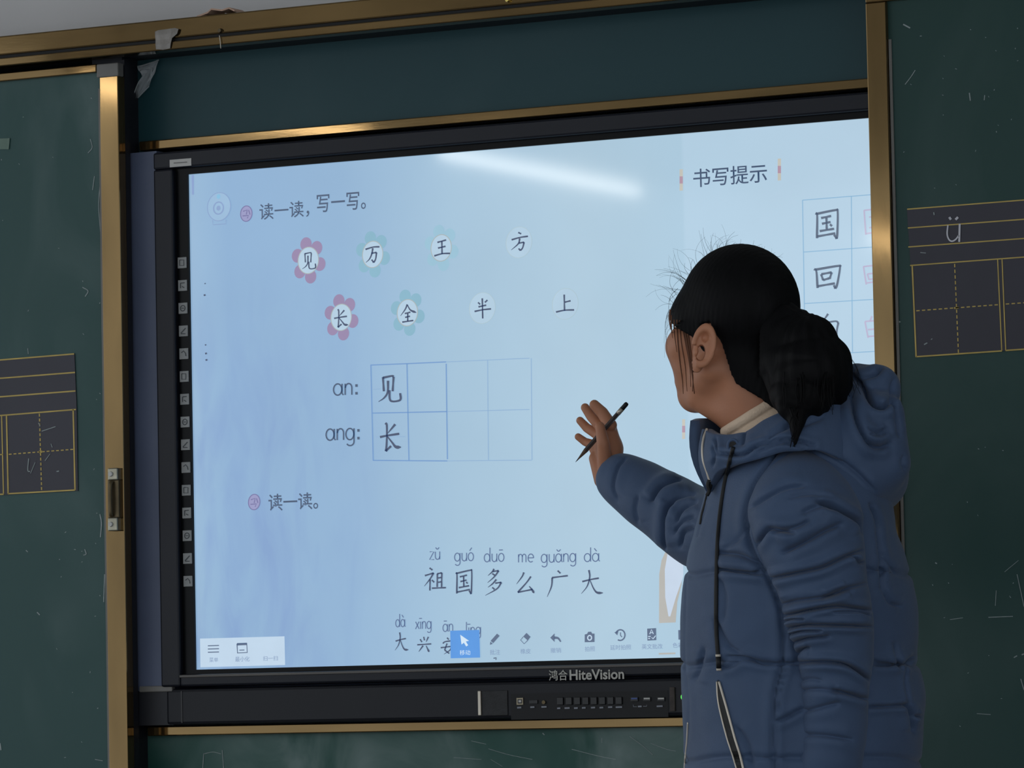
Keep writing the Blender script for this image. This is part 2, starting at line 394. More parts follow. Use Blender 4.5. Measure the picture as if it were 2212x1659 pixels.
# right leaf
rf = empty('sliding_board', (1.5, Y_SLIDE, ZB), 'right sliding green board with gold stile, drawn over the right end of the screen', 'blackboard', 'sliding blackboard leaves')
xr0 = at(1878.5, 380, Y_STILE)[0]; xr1 = at(1921.5, 380, Y_STILE)[0]
ztr = at(1890, 4, Y_STILE)[2]
m = MB(); m.box(xr1-0.005, 2.45, Y_SLIDE, Y_SLIDE+0.02, ZB+0.01, ztr+0.003); m.build('panel', M_BOARDR, rf)
m = MB(); m.box(xr0, xr1, Y_STILE, Y_SLIDE+0.022, ZB+0.005, ztr, 0.002); m.build('stile', M_GOLD, rf)
m = MB(); m.box(xr0, 2.48, Y_STILE, Y_SLIDE+0.022, ztr, ztop2+0.002, 0.002); m.build('top_frame', M_GOLDH, rf)
m = MB(); m.box(xr1, 2.45, Y_STILE, Y_SLIDE+0.022, ZB+0.005, ZB+0.03, 0.002); m.build('bottom_frame', M_GOLDH, rf)
m = MB(); m.box(2.45, 2.48, Y_STILE, Y_SLIDE+0.022, ZB+0.005, ztr, 0.002); m.build('stile', M_GOLD, rf)
xe = at(1930.5, 380, Y_SLIDE)[0]
m = MB(); m.box(xe-0.002, xe+0.003, Y_SLIDE-0.003, Y_SLIDE+0.003, ZB+0.03, at(1921, 85, Y_SLIDE)[2]); m.build('edge_seal', M_GREYCAP, rf)
chalk(rf, Y_SLIDE-0.0008, flecks(22, 1945, 2205, 60, 420, 5)+flecks(16, 2010, 2205, 900, 1640, 6)+[([(1977, 151), (1968, 165), (1955, 182)], 1.6), ([(2094, 200), (2096, 217)], 2.4), ([(2127, 205), (2126, 216)], 1.8),
      ([(2135, 1333), (2188, 1331)], 1.6), ([(2052, 1338), (2080, 1334)], 1.2), ([(2152, 1275), (2150, 1308)], 1.2), ([(2110, 1541), (2140, 1543)], 1.2), ([(2197, 1240), (2212, 1310)], 1.4),
      ([(2205, 1466), (2212, 1490)], 2.0), ([(2190, 1420), (2197, 1416)], 2.4), ([(2207, 1414), (2212, 1412)], 3), ([(2020, 1215), (2024, 1217)], 2.4), ([(1940, 694), (1945, 695)], 3), ([(1951, 52), (1966, 60)], 3), ([(2200, 1210), (2170, 1235)], 1.0)])
finish(rf)

# printed practice sheets on the leaves
def dashed(p, A, B, n, wd):
    A = np.array(A, float); B = np.array(B, float)
    for k in range(n):
        t0 = (k+0.2)/n; t1 = (k+0.8)/n; p.line([A+(B-A)*t0, A+(B-A)*t1], wd)
def sheet_box(parent, corners, Y, th, m):
    V = onplane(corners, Y); V2 = V.copy(); V2[:, 1] += th
    n = len(corners)
    F = [tuple(range(n))]+[tuple(range(2*n-1, n-1, -1))]+[(i, n+i, n+(i+1) % n, (i+1) % n) for i in range(n)]
    return mesh('sheet', np.vstack([V, V2]), F, m, parent)
Yp = Y_SLIDE-0.0022
s1 = empty('practice_sheet', tuple(at(80, 1060, Yp)), 'dark practice sheet with yellow lines and squares on the left sliding board', 'practice sheet', 'practice sheets')
sheet_box(s1, [(-260, 799), (160.5, 763), (165.5, 884), (168, 1060), (-250, 1083)], Yp, 0.0018, M_SHEET)
p = Print(Yp-0.0006)
for (a0, b0) in (((-260, 798.5), (160, 764)), ((-260, 837), (162, 804)), ((-260, 877), (163, 844)), ((-260, 918), (164, 884))): p.line([a0, b0], 3)
for x in (14.5, -150):
    p.line([(x-0.5, 897-(x-14.5)*0.08), (x+3, 1066-(x-14.5)*0.05)], 3)
    p.line([(x+4-14.5 if False else x-11, 898-(x-14.5)*0.08), (x-7, 1067-(x-14.5)*0.05)], 2.4)
p.line([(158, 884), (162, 1058)], 3); p.line([(17, 1066), (162, 1058)], 3); p.line([(-240, 1079), (8, 1067)], 3)
tag(p.build('ruled_lines', M_YELLOW, s1), kind='stuff')
p = Print(Yp-0.0006); dashed(p, (85, 891), (90, 1060), 16, 2.6); dashed(p, (17, 981), (160, 970), 14, 2.4); p.line([(84, 976), (91, 975)], 5); dashed(p, (-80, 905), (-75, 1070), 16, 2.4); dashed(p, (-145, 993), (8, 981), 14, 2.4)
tag(p.build('dashed_guides', M_YELLOW, s1), kind='stuff')
chalk(s1, Yp-0.001, [([(62, 990), (60, 1015), (65, 1018)], 2), ([(76, 998), (66, 1022)], 1.4), ([(90, 931), (105, 926), (120, 921)], 1.8), ([(97, 995), (108, 980)], 1.4), ([(110, 958), (113, 966)], 1.6), ([(83, 913), (87, 920)], 2), ([(122, 1018), (128, 1017)], 2.4)])
finish(s1)
s2 = empty('practice_sheet', tuple(at(2060, 765, Yp)), 'dark practice sheet with yellow lines and squares on the right sliding board', 'practice sheet', 'practice sheets')
sheet_box(s2, [(1959, 450), (2560, 403), (2575, 728), (1977, 771), (1967, 573)], Yp, 0.0018, M_SHEET)
p = Print(Yp-0.0006)
for (a0, b0) in (((1959.5, 451.5), (2560, 404)), ((1961, 492), (2560, 447)), ((1962, 533), (2560, 489)), ((1966, 573), (2560, 529))): p.line([a0, b0], 2.6)
p.line([(1970.5, 573), (1979, 771)], 3); p.line([(2155, 560), (2164, 757)], 2.4); p.line([(1979, 770), (2164.5, 757.5)], 3)
p.line([(2164.5, 559), (2172.5, 756)], 2.4); p.line([(2172, 756.5), (2400, 741)], 3); p.line([(2355, 546), (2363, 744)], 2.4)
tag(p.build('ruled_lines', M_YELLOW, s2), kind='stuff')
p = Print(Yp-0.0006); dashed(p, (2062, 567), (2070.5, 764), 16, 2.4); dashed(p, (1977, 671), (2158, 657.5), 15, 2.4); p.line([(2061, 665), (2071, 664)], 4); dashed(p, (2170, 656.5), (2358, 643), 15, 2.4); dashed(p, (2258, 553), (2266, 750), 16, 2.4)
tag(p.build('dashed_guides', M_YELLOW, s2), kind='stuff')
# the chalked vowel u with two dots
p = Print(Yp-0.0012)
p.line([(2047.5, 486), (2046, 505), (2050, 517), (2057, 520.5), (2065, 516), (2071, 508)], 3.2, smooth=True); p.line([(2073, 483), (2072, 522)], 4.2)
p.line([(2050.5, 468.5), (2054, 474)], 5); p.line([(2069.5, 468.5), (2064, 474)], 5)
p.build('chalk_letter', mat('fresh chalk', (205, 205, 212), 0.95), s2)
chalk(s2, Yp-0.001, [([(1996, 744), (2003, 740)], 2.6), ([(2011, 733), (2014, 731)], 2), ([(2017, 458), (2018, 464)], 2.4), ([(1988, 545), (2000, 546)], 1.6)])
finish(s2)

# small pieces stuck on the frame
def wavy_patch(name, outline, Y, th, m, amp=0.0015, label=None, cat=None):
    # cut patch with real thickness and a slight wave
    bm = bmesh.new()
    V = onplane(outline, Y)
    f = bm.faces.new([bm.verts.new(v) for v in V])
    if f.normal.y > 0: f.normal_flip()
    bmesh.ops.triangulate(bm, faces=bm.faces[:])
    bmesh.ops.subdivide_edges(bm, edges=bm.edges[:], cuts=3, use_grid_fill=True)
    for q in bm.verts: q.co.y += amp*(math.sin(q.co.x*260)+math.sin(q.co.z*310+1))*0.5-amp
    r = bmesh.ops.extrude_face_region(bm, geom=bm.faces[:])
    for g in r['geom']:
        if isinstance(g, bmesh.types.BMVert): g.co.y += th
    bmesh.ops.recalc_face_normals(bm, faces=bm.faces[:])
    me = bpy.data.meshes.new(name); bm.to_mesh(me); bm.free()
    return tag(link(name, me, m), label, cat)
wavy_patch('adhesive_tape', [(335, 68), (342, 65), (378, 60), (386, 62), (383, 72), (372, 82), (368, 104), (352, 107), (337, 106), (338, 90)], Y_RAIL-0.0045, 0.0012, M_TAPE, 0.0012, 'crumpled grey tape stuck across the top gold rail', 'tape')
wavy_patch('adhesive_tape', [(0, 299), (21, 298), (19, 322), (0, 322)], Y_SLIDE-0.002, 0.0006, mat('faded green sticker', (96, 118, 106), 0.6), 0.0004, 'faded pale green tape at the left edge of the left board', 'tape')
tag(wavy_patch('plastic_film', [(300, 143), (345, 128), (338, 140), (330, 160), (326, 185), (300, 212), (288, 212), (290, 200), (310, 165), (322, 152), (303, 152)], Y_FIX-0.006, 0.0006, M_FILM, 0.004), 'torn clear plastic film hanging at the upper left of the green panel', 'plastic film')
# glints along the film folds, put in as thin bright tubes
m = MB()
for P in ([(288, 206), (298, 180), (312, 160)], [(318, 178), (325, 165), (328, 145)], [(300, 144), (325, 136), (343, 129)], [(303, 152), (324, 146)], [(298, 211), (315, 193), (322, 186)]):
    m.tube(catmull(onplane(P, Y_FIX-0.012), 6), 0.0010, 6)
fo = m.build('film_glint', mat('film glint', (190, 196, 200), 0.2, var=0.02, alpha=0.7), bpy.data.objects['plastic_film'], True)
# cardboard scrap on the rail
V = []
a = at(432, 33, Y_RAIL+0.02); zr = zt
x0 = a[0]
prof = [(0.0, 0.002), (0.024, 0.006), (0.032, 0.013), (0.055, 0.011), (0.070, 0.012), (0.082, 0.004)]
mb = MB(); Vv = []
for dy in (0.0, 0.05):
    for (dx, dz) in prof: Vv.append((x0+dx, Y_RAIL+0.008+dy, zr+dz+0.002*math.sin(dx*90)))
k = len(prof); Vv += [(a_, b_, c_-0.003) for a_, b_, c_ in Vv]
F = [(i, i+1, k+i+1, k+i) for i in range(k-1)]+[(2*k+i, 3*k+i, 3*k+i+1, 2*k+i+1) for i in range(k-1)]
F += [(i, 2*k+i, 2*k+i+1, i+1) for i in range(k-1)]+[(k+i, k+i+1, 3*k+i+1, 3*k+i) for i in range(k-1)]+[(0, k, 3*k, 2*k), (k-1, 3*k-1, 4*k-1, 2*k-1)]
tag(mb.add(Vv, F).build('cardboard_scrap', M_CARD), 'bent brown cardboard scrap lying on the top rail', 'cardboard')
# hook screw on rail
c = at(477, 66, Y_RAIL)
mb = MB(); mb.tube([c, c+np.array([0, -0.006, 0])], [0.0045, 0.0035], 12)
hs = tag(mb.build('rail_screw', M_BRASSD), 'small dark screw in the gold top rail', 'screw')
mb = MB(); mb.tube(onplane([(474, 76), (476, 90), (477, 104)], Y_RAIL-0.006), 0.0008, 6); mb.build('thread', M_SILVER, hs)
c = at(1099, 1, Y_RAIL)
mb = MB(); mb.tube([c, c+np.array([0, -0.008, 0])], [0.004, 0.003], 12)
tag(mb.build('rail_screw', mat('polished brass', (220, 200, 120), 0.2, 0.9)), 'shiny brass screw on the gold top rail above the screen', 'screw')

# ------------------------------------------------------------------ interactive display
dp = empty('interactive_display', (0, 0.02, at(900, 1555, 0)[2]), 'large interactive flat panel showing a textbook page, set into the blackboard', 'display')
bx0 = at(331, 400, Y_BEZ)[0]; bx1 = -bx0*1.0+0.02
sz1 = at(415, 376, Y_SCR)[2]; sz0 = at(430, 1446, Y_SCR)[2]; sx0 = at(413, 700, Y_SCR)[0]; sx1 = sx0+1.65
bzt = at(900, 281, Y_BEZ)[2]; bzb = at(900, 1471, Y_BEZ)[2]
ix0 = at(377, 700, Y_BEZ)[0]; ix1 = sx1+0.03; izt = at(900, 319, Y_BEZ)[2]; izb = at(900, 1444, Y_BEZ)[2]
bx1 = ix1+(ix0-bx0)
# frame bars
m = MB(); m.box(bx0, bx1, Y_BEZ, 0.10, izt, bzt, 0.004); m.build('bezel', M_BEZEL, dp)
m = MB(); m.box(bx0, ix0, Y_BEZ, 0.10, bzb, izt, 0.004); m.build('bezel', M_BEZEL, dp)
m = MB(); m.box(ix1, bx1, Y_BEZ, 0.10, bzb, izt, 0.004); m.build('bezel', M_BEZEL, dp)
m = MB(); m.box(ix0, ix1, Y_BEZ, 0.10, bzb, izb, 0.004); lowbez = m.build('bezel', M_BEZEL, dp)
m = MB(); m.box(ix0, ix1, Y_BEZ-0.0025, Y_BEZ, izb-0.006, izb-0.001, 0.001); m.build('bezel_lip', M_LIP, dp)
# inner black border of the glass, a step below the bezel face
YB2 = Y_SCR-0.005
m = MB()
m.box(ix0, sx0, YB2, YB2+0.01, izb, izt); m.box(sx1, ix1, YB2, YB2+0.01, izb, izt); m.box(sx0, sx1, YB2, YB2+0.01, sz1, izt); m.box(sx0, sx1, YB2, YB2+0.01, izb, sz0)
inner = m.build('inner_bezel', M_BEZELIN, dp)
m = MB(); m.box(ix0, ix1, Y_SCR+0.02, 0.05, izb, izt); m.build('housing', M_DARK, dp)

# screen with the page image
ms = bpy.data.materials.new('lit screen page'); ms.use_nodes = True
nt = ms.node_tree; N = nt.nodes; L = nt.links; b = N['Principled BSDF']
b.inputs['Base Color'].default_value = (0.01, 0.011, 0.013, 1); b.inputs['Roughness'].default_value = 0.30; b.inputs['Specular IOR Level'].default_value = 0.35
b.inputs['Coat Weight'].default_value = 1.0; b.inputs['Coat Roughness'].default_value = 0.05; b.inputs['Coat IOR'].default_value = 1.5
g = N.new('ShaderNodeNewGeometry'); sp = N.new('ShaderNodeSeparateXYZ'); L.new(g.outputs['Position'], sp.inputs[0])
mr = N.new('ShaderNodeMapRange'); mr.inputs['From Min'].default_value = sx0; mr.inputs['From Max'].default_value = sx1; L.new(sp.outputs['X'], mr.inputs['Value'])
cr = N.new('ShaderNodeValToRGB'); L.new(mr.outputs['Result'], cr.inputs['Fac'])
els = cr.color_ramp.elements
def C(rgb): return lin(rgb)+(1,)
els[0].position = 0.0; els[0].color = C((147, 182, 214))
els[1].position = 1.0; els[1].color = C((187, 214, 234))
for pos, c in ((0.018, (144, 181, 215)), (0.05, (137, 175, 213)), (0.20, (142, 179, 214)), (0.34, (162, 195, 219)), (0.5, (174, 204, 224)), (0.622, (174, 206, 227)), (0.624, (181, 211, 232))):  # page tint, with viewing-angle brightening towards the right painted in
    e = els.new(pos); e.color = C(c)
# watercolour hills at the left of the page
mp = N.new('ShaderNodeMapping'); mp.inputs['Rotation'].default_value = (0, math.radians(-38), 0); mp.inputs['Scale'].default_value = (5.5, 1, 1.5)
L.new(g.outputs['Position'], mp.inputs['Vector'])
nz = N.new('ShaderNodeTexNoise'); nz.inputs['Scale'].default_value = 3.0; nz.inputs['Detail'].default_value = 6; nz.inputs['Distortion'].default_value = 0.6
L.new(mp.outputs['Vector'], nz.inputs['Vector'])
r2 = N.new('ShaderNodeMapRange'); r2.inputs['From Min'].default_value = 0.42; r2.inputs['From Max'].default_value = 0.68; L.new(nz.outputs['Fac'], r2.inputs['Value'])
r3 = N.new('ShaderNodeMapRange'); r3.inputs['From Min'].default_value = 0.26; r3.inputs['From Max'].default_value = 0.10; L.new(mr.outputs['Result'], r3.inputs['Value'])
r4 = N.new('ShaderNodeMapRange'); r4.inputs['From Min'].default_value = sz1-0.15; r4.inputs['From Max'].default_value = sz0+0.45; L.new(sp.outputs['Z'], r4.inputs['Value'])
q1 = N.new('ShaderNodeMath'); q1.operation = 'MULTIPLY'; L.new(r2.outputs['Result'], q1.inputs[0]); L.new(r3.outputs['Result'], q1.inputs[1])
q2 = N.new('ShaderNodeMath'); q2.operation = 'MULTIPLY'; L.new(q1.outputs[0], q2.inputs[0]); L.new(r4.outputs['Result'], q2.inputs[1])
q3 = N.new('ShaderNodeMath'); q3.operation = 'MULTIPLY'; L.new(q2.outputs[0], q3.inputs[0]); q3.inputs[1].default_value = 0.55
mx = N.new('ShaderNodeMix'); mx.data_type = 'RGBA'; L.new(q3.outputs[0], mx.inputs['Factor']); L.new(cr.outputs['Color'], mx.inputs['A']); mx.inputs['B'].default_value = C((118, 150, 205))
n5 = N.new('ShaderNodeTexNoise'); n5.inputs['Scale'].default_value = 4.0; n5.inputs['Detail'].default_value = 3; L.new(g.outputs['Position'], n5.inputs['Vector'])
r5 = N.new('ShaderNodeMapRange'); r5.inputs['To Min'].default_value = 0.86; r5.inputs['To Max'].default_value = 0.99; L.new(n5.outputs['Fac'], r5.inputs['Value'])
L.new(mx.outputs['Result'], b.inputs['Emission Color']); L.new(r5.outputs['Result'], b.inputs['Emission Strength'])
MATS['screen'] = ms
m = MB(); m.box(sx0, sx1, Y_SCR, Y_SCR+0.012, sz0, sz1); screen = m.build('screen', ms, dp)

def ink(name, rgb, var=0.03):
    """what the lit screen shows there: same glass, other picture colour"""
    m = mat(name, (5, 5, 5), 0.30, emit=rgb, estr=0.92, var=var, scale=20, spec=0.35, coat=1.0); return m
I_DARK = ink('screen ink', (44, 62, 98)); I_TITLE = ink('screen title ink', (48, 72, 106)); I_GREY = ink('screen grey', (84, 108, 138)); I_PIN = ink('screen pinyin ink', (74, 98, 142))
I_BLUE = ink('screen table blue', (106, 150, 204)); I_BLUE2 = ink('screen table pale blue', (142, 178, 214)); I_CYAN = ink('screen grid cyan', (138, 184, 218))
I_RED = ink('screen petal red', (148, 128, 168)); I_TEAL = ink('screen petal teal', (130, 180, 202)); I_PALE = ink('screen petal pale', (150, 194, 216)); I_OLIVE = ink('screen petal rim', (168, 178, 178))
I_WHITE = ink('screen flower white', (180, 208, 229)); I_WHITE2 = ink('screen pale disc', (177, 206, 227)); I_RIMF = ink('screen faint rim', (174, 198, 206))
I_PANEL = ink('screen toolbar panel', (194, 217, 238)); I_BTN = ink('screen blue button', (72, 148, 228)); I_BTNW = ink('screen button white', (214, 234, 250)); I_TAN = ink('screen tan picture', (182, 180, 174)); I_TANL = ink('screen pale picture', (200, 216, 236))
I_PINK = ink('screen pink glyph', (188, 182, 212)); I_YEL = ink('screen yellow mark', (198, 196, 186)); I_REDM = ink('screen red mark', (180, 146, 164)); I_PURP = ink('screen purple coin', (150, 150, 196)); I_PURPD = ink('screen purple ring', (108, 104, 158)); I_SOFT = ink('screen soft outline', (132, 160, 204))
I_ICON = ink('screen icon', (76, 96, 128)); I_LAB = ink('screen small caption', (122, 146, 184)); I_SHADE = ink('screen page edge', (132, 158, 206)); I_CYD = ink('screen cyan dot', (128, 190, 226))

YP1, YP2, YP3 = Y_SCR-0.0007, Y_SCR-0.0012, Y_SCR-0.0017
def P1(Y=YP1): return Print(Y)
def text_px(name, body, xl, ytop, ybot, xr, m, Y=YP2, parent=None, offset=0.0):
    c = bpy.data.curves.new('tmp', 'FONT'); c.body = body; c.offset = offset; c.resolution_u = 4
    o = bpy.data.objects.new('tmp', c); COL.objects.link(o)
    dg = bpy.context.evaluated_depsgraph_get(); me = bpy.data.meshes.new_from_object(o.evaluated_get(dg))
    bpy.data.objects.remove(o); bpy.data.curves.remove(c)
    n = len(me.vertices); co = np.zeros(n*3); me.vertices.foreach_get('co', co); co = co.reshape(-1, 3)
    a = at(xl, ytop, Y); b_ = at(xl, ybot, Y); e = at(xr, (ytop+ybot)/2, Y)
    x0_, x1_ = co[:, 0].min(), co[:, 0].max(); y0_, y1_ = co[:, 1].min(), co[:, 1].max()
    X = a[0]+(co[:, 0]-x0_)/(x1_-x0_)*(e[0]-a[0]); Z = b_[2]+(co[:, 1]-y0_)/(y1_-y0_)*(a[2]-b_[2])
    me.vertices.foreach_set('co', np.stack([X, np.full(n, Y), Z], 1).ravel()); me.update(); me.name = name
    return link(name, me, m, parent or screen)

# brush-style characters traced stroke by stroke
GL = {
'见': [[(660,295),(668,415)],[(660,300),(735,285),(750,292),(742,415)],['p',(703,325),(700,420),(670,470),(622,503)],[(715,405),(718,480),(740,500),(790,495),(810,478),(805,430)]],
'长': [[(680,685),(693,702),(694,800),(690,890),(684,922),(730,878)],['p',(765,695),(740,725),(700,772)],[(635,803),(700,790),(800,775)],['n',(700,800),(740,850),(770,885),(815,888)]],
'万': [[(1775,825),(1840,806),(1895,803)],[(1825,858),(1870,850),(1862,905),(1845,935),(1828,910)],['p',(1838,815),(1830,860),(1810,905),(1778,935)]],
'王': [[(335,765),(410,745)],[(340,812),(405,797)],[(308,876),(375,858),(443,855)],[(373,755),(375,860)]],
'方': [[(1025,680),(1050,692)],[(968,742),(1040,722),(1108,712)],[(1030,770),(1075,762),(1062,810),(1042,832),(1028,815)],['p',(1038,730),(1025,775),(965,828)]],
'全': [['p',(78,1293),(60,1335),(20,1390)],['n',(78,1295),(105,1340),(155,1362)],[(57,1370),(105,1358)],[(60,1402),(102,1392)],[(35,1442),(130,1428)],[(82,1368),(82,1435)]],
'半': [[(682,1275),(700,1292)],[(762,1255),(740,1275)],[(685,1313),(752,1298)],[(652,1352),(720,1338),(793,1330)],[(718,1240),(722,1412)]],
'上': [[(1417,1208),(1420,1345)],[(1422,1272),(1472,1260)],[(1347,1355),(1420,1340),(1502,1337)]],
'国': [[(432,320),(447,340),(445,530)],[(440,325),(600,293),(620,305),(618,470),(612,535),(590,500)],[(480,360),(565,342)],[(487,408),(560,393)],[(468,470),(590,450)],[(525,355),(528,458)],[(555,412),(572,428)],[(447,515),(600,488)]],
'回': [[(420,795),(440,815),(450,955)],[(430,800),(625,768),(640,782),(617,920),(600,960),(588,930)],[(480,838),(498,890)],[(482,838),(570,822),(552,878)],[(497,888),(550,872)],[(450,940),(597,915)]],
'祖': [[(505,262),(530,280)],[(465,328),(540,305)],['p',(540,305),(510,355),(460,418)],[(510,360),(508,455)],[(525,365),(545,385)],[(572,310),(570,425)],[(572,312),(610,303),(608,425)],[(578,348),(605,343)],[(578,385),(605,380)],[(525,435),(645,430)]],
'多': [['p',(1055,270),(1040,295),(1003,328)],[(1045,292),(1095,285)],['p',(1095,285),(1060,335),(1000,388)],[(1040,310),(1062,325)],['p',(1075,360),(1045,395),(1003,428)],[(1065,392),(1118,385)],['p',(1118,385),(1080,440),(980,497)],[(1040,428),(1060,445)]],
'么': [['p',(1310,300),(1295,335),(1247,400)],[(1370,335),(1330,390),(1258,470)],[(1258,470),(1385,445)],['n',(1355,418),(1378,445),(1398,478)]],
'广': [[(1598,285),(1622,308)],[(1550,345),(1685,328)],['p',(1552,345),(1545,420),(1508,510)]],
'大': [[(1808,380),(1880,362),(1950,350)],['p',(1865,280),(1872,340),(1850,420),(1800,485)],['n',(1875,370),(1905,440),(1935,475),(1985,478)]],
'兴': [[(425,870),(440,895)],[(455,850),(462,880)],['p',(495,850),(475,895)],[(400,918),(520,910)],['p',(450,925),(412,978)],['n',(475,925),(502,980)]],
'安': [[(655,855),(668,872)],[(622,905),(640,890),(690,882)],[(605,942),(692,930)],[(655,905),(636,962),(672,992)],['p',(690,935),(675,965),(630,998)]],
}
def prof_for(k):
    if k == 'p': return lambda t: np.interp(t, [0, 0.15, 0.6, 1], [1.15, 1.0, 0.8, 0.25])
    if k == 'n': return lambda t: np.interp(t, [0, 0.5, 0.82, 1], [0.55, 0.95, 1.55, 0.35])
    return lambda t: np.interp(t, [0, 0.1, 0.5, 0.9, 1], [1.05, 1.0, 0.82, 1.05, 0.95])
def glyph(ch, box, wd, m, name='character', Y=YP3):
    st = [(s[0], s[1:]) if isinstance(s[0], str) else ('', s) for s in GL[ch]]
    A = np.vstack([np.array(s) for _, s in st]); lo = A.min(0); hi = A.max(0)
    pr = Print(Y)
    for k, s in st:
        Q = (np.array(s, float)-lo)/(hi-lo)*np.array([box[2]-box[0], box[3]-box[1]])+np.array(box[:2])
        # corner strokes stay crisp: split at sharp turns
        segs = [[Q[0]]]
        for i in range(1, len(Q)):
            segs[-1].append(Q[i])
            if i < len(Q)-1:
                d1 = Q[i]-Q[i-1]; d2 = Q[i+1]-Q[i]
                if d1@d2/(np.linalg.norm(d1)*np.linalg.norm(d2)) < 0.45: segs.append([Q[i]])
        for sg in segs: pr.line(sg, wd*1.12, prof_for(k), smooth=len(sg) > 2)
    return pr.build(name, m, screen)
def cb(o, x0, y0, x1, y1): return (o[0]+x0/3.95, o[1]+y0/3.95, o[0]+x1/3.95, o[1]+y1/3.95)
O1 = (340, 330); O2 = (860, 330); O3 = (660, 740); O5 = (800, 1160); O7 = (1652, 380)
# flowers behind the words
PET = [(-5, -35), (18, -27), (25, 8), (5, 35), (-18, 24), (-23.5, -10)]
for (c, mt, rim, ch, bx, wd, ic) in (
    ((666, 562), I_RED, I_OLIVE, '见', cb(O1, 1235, 850, 1350, 990), 2.6, I_DARK), ((805, 549), I_TEAL, I_OLIVE, '万', cb(O1, 1775, 800, 1895, 935), 3.2, I_DARK),
    ((953, 535), I_PALE, I_OLIVE, '王', cb(O2, 308, 742, 443, 878), 3.2, I_DARK), ((737, 685), I_RED, I_OLIVE, '长', cb(O1, 1508, 1335, 1628, 1488), 3.0, I_DARK),
    ((880, 675), I_TEAL, I_OLIVE, '全', cb(O2, 20, 1292, 155, 1443), 3.0, I_DARK)):
    pr = P1()
    for (dx, dy) in PET: pr.ell((c[0]+dx, c[1]+dy), 12.3, 15, 18)
    fl = pr.build('flower_petals', mt, screen)
    P1(YP1-0.0002).ell(c, 23, 29.5, 30).build('flower_rim', rim, screen)
    P1(YP2).ell(c, 21.3, 27.8, 30).build('flower_centre', I_WHITE, screen)
    glyph(ch, bx, wd, ic)
for (c, ch, bx) in (((1121, 523), '方', cb(O2, 965, 678, 1108, 832)), ((1042, 665), '半', cb(O2, 652, 1240, 793, 1412)), ((1221, 656), '上', cb(O2, 1347, 1208, 1502, 1357))):
    P1().ell(c, 28.5, 34, 32).build('flower_rim', I_RIMF, screen); P1(YP2).ell(c, 27.5, 33, 32).build('flower_centre', I_WHITE2, screen)
    glyph(ch, bx, 3.2, I_DARK)
# headings
text_px('heading', '读一读，', 560, 440, 476, 668, I_TITLE, offset=0.006); text_px('heading', '写一写。', 684, 421, 459, 790, I_TITLE, offset=0.006)
text_px('heading', '读一读。', 579.5, 1067, 1104, 687, I_TITLE, offset=0.010); text_px('heading', '书写提示', 1497, 365, 405, 1657, I_TITLE, offset=0.006)
for c in ((532, 461), (549, 1084)):
    P1().ell(c, 12.8, 17, 28).build('coin_mark', I_PURP, screen); pr = P1(YP2); pr.ring(c, 12.5, 16.7, 1.8); pr.line([(c[0]-7, c[1]-5), (c[0]+2, c[1]-8), (c[0], c[1]+2)], 2.2); pr.line([(c[0]-8, c[1]+5), (c[0]+5, c[1]+4), (c[0]+2, c[1]+10)], 2.2); pr.line([(c[0]+5, c[1]-8), (c[0]+8, c[1]+2)], 2.0)
    pr.build('coin_mark', I_PURPD, screen)
# webcam icon
pr = P1(); pr.ell((473, 446), 25, 30.5, 36); pr.build('camera_icon', ink('screen icon disc', (150, 186, 219)), screen)
pr = P1(YP2); pr.ring((473, 446), 25, 30.5, 1.6); pr.ring((472, 449), 10.5, 13, 3); pr.ell((472, 449), 4.5, 5.5, 16); pr.line([(459, 475), (460, 485), (488, 483), (488, 474)], 1.6); pr.build('camera_icon', I_SOFT, screen)
P1(YP2).ell((472, 424), 4, 5, 14).build('camera_icon', I_CYD, screen)
# left page edge marks
for (x, y, s) in ((443, 612, 2.5), (442, 637, 4), (444, 744.5, 3), (445, 763, 4), (446, 777, 4)): P1(YP2).line([(x-s/2, y+0.6), (x+s/2, y-0.6)], s*0.9).build('edge_mark', I_DARK, screen)
P1().poly([(413.5, 378), (419, 377.5), (419, 420), (414.5, 420)]).build('page_edge', I_SHADE, screen)
# first table
T = lambda P: [(O3[0]+x/3.95, O3[1]+y/3.95) for x, y in P]
pr = P1(YP2)
for P in ([(555, 190), (865, 178)], [(570, 600), (870, 594)], [(575, 1003), (880, 1006)], [(557, 190), (577, 1003)], [(865, 178), (882, 1003)], [(865, 178), (1200, 163)], [(870, 594), (1205, 587)], [(880, 1006), (1210, 1008)], [(1200, 178), (1210, 993)]): pr.line(T(P), 2.4)
tag(pr.build('table_grid', I_BLUE, screen), kind='stuff')
pr = P1(YP2)
for P in ([(1200, 163), (1910, 131)], [(1205, 587), (1910, 569)], [(1210, 1008), (1930, 1001)], [(1553, 150), (1560, 1000)], [(1925, 131), (1932, 1000)], [(575, 398), (640, 392)], [(595, 803), (850, 800)]): pr.line(T(P), 1.8)
tag(pr.build('table_grid', I_BLUE2, screen), kind='stuff')
glyph('见', cb(O3, 622, 283, 812, 503), 4.4, I_DARK); glyph('长', cb(O3, 635, 685, 815, 925), 4.4, I_DARK)
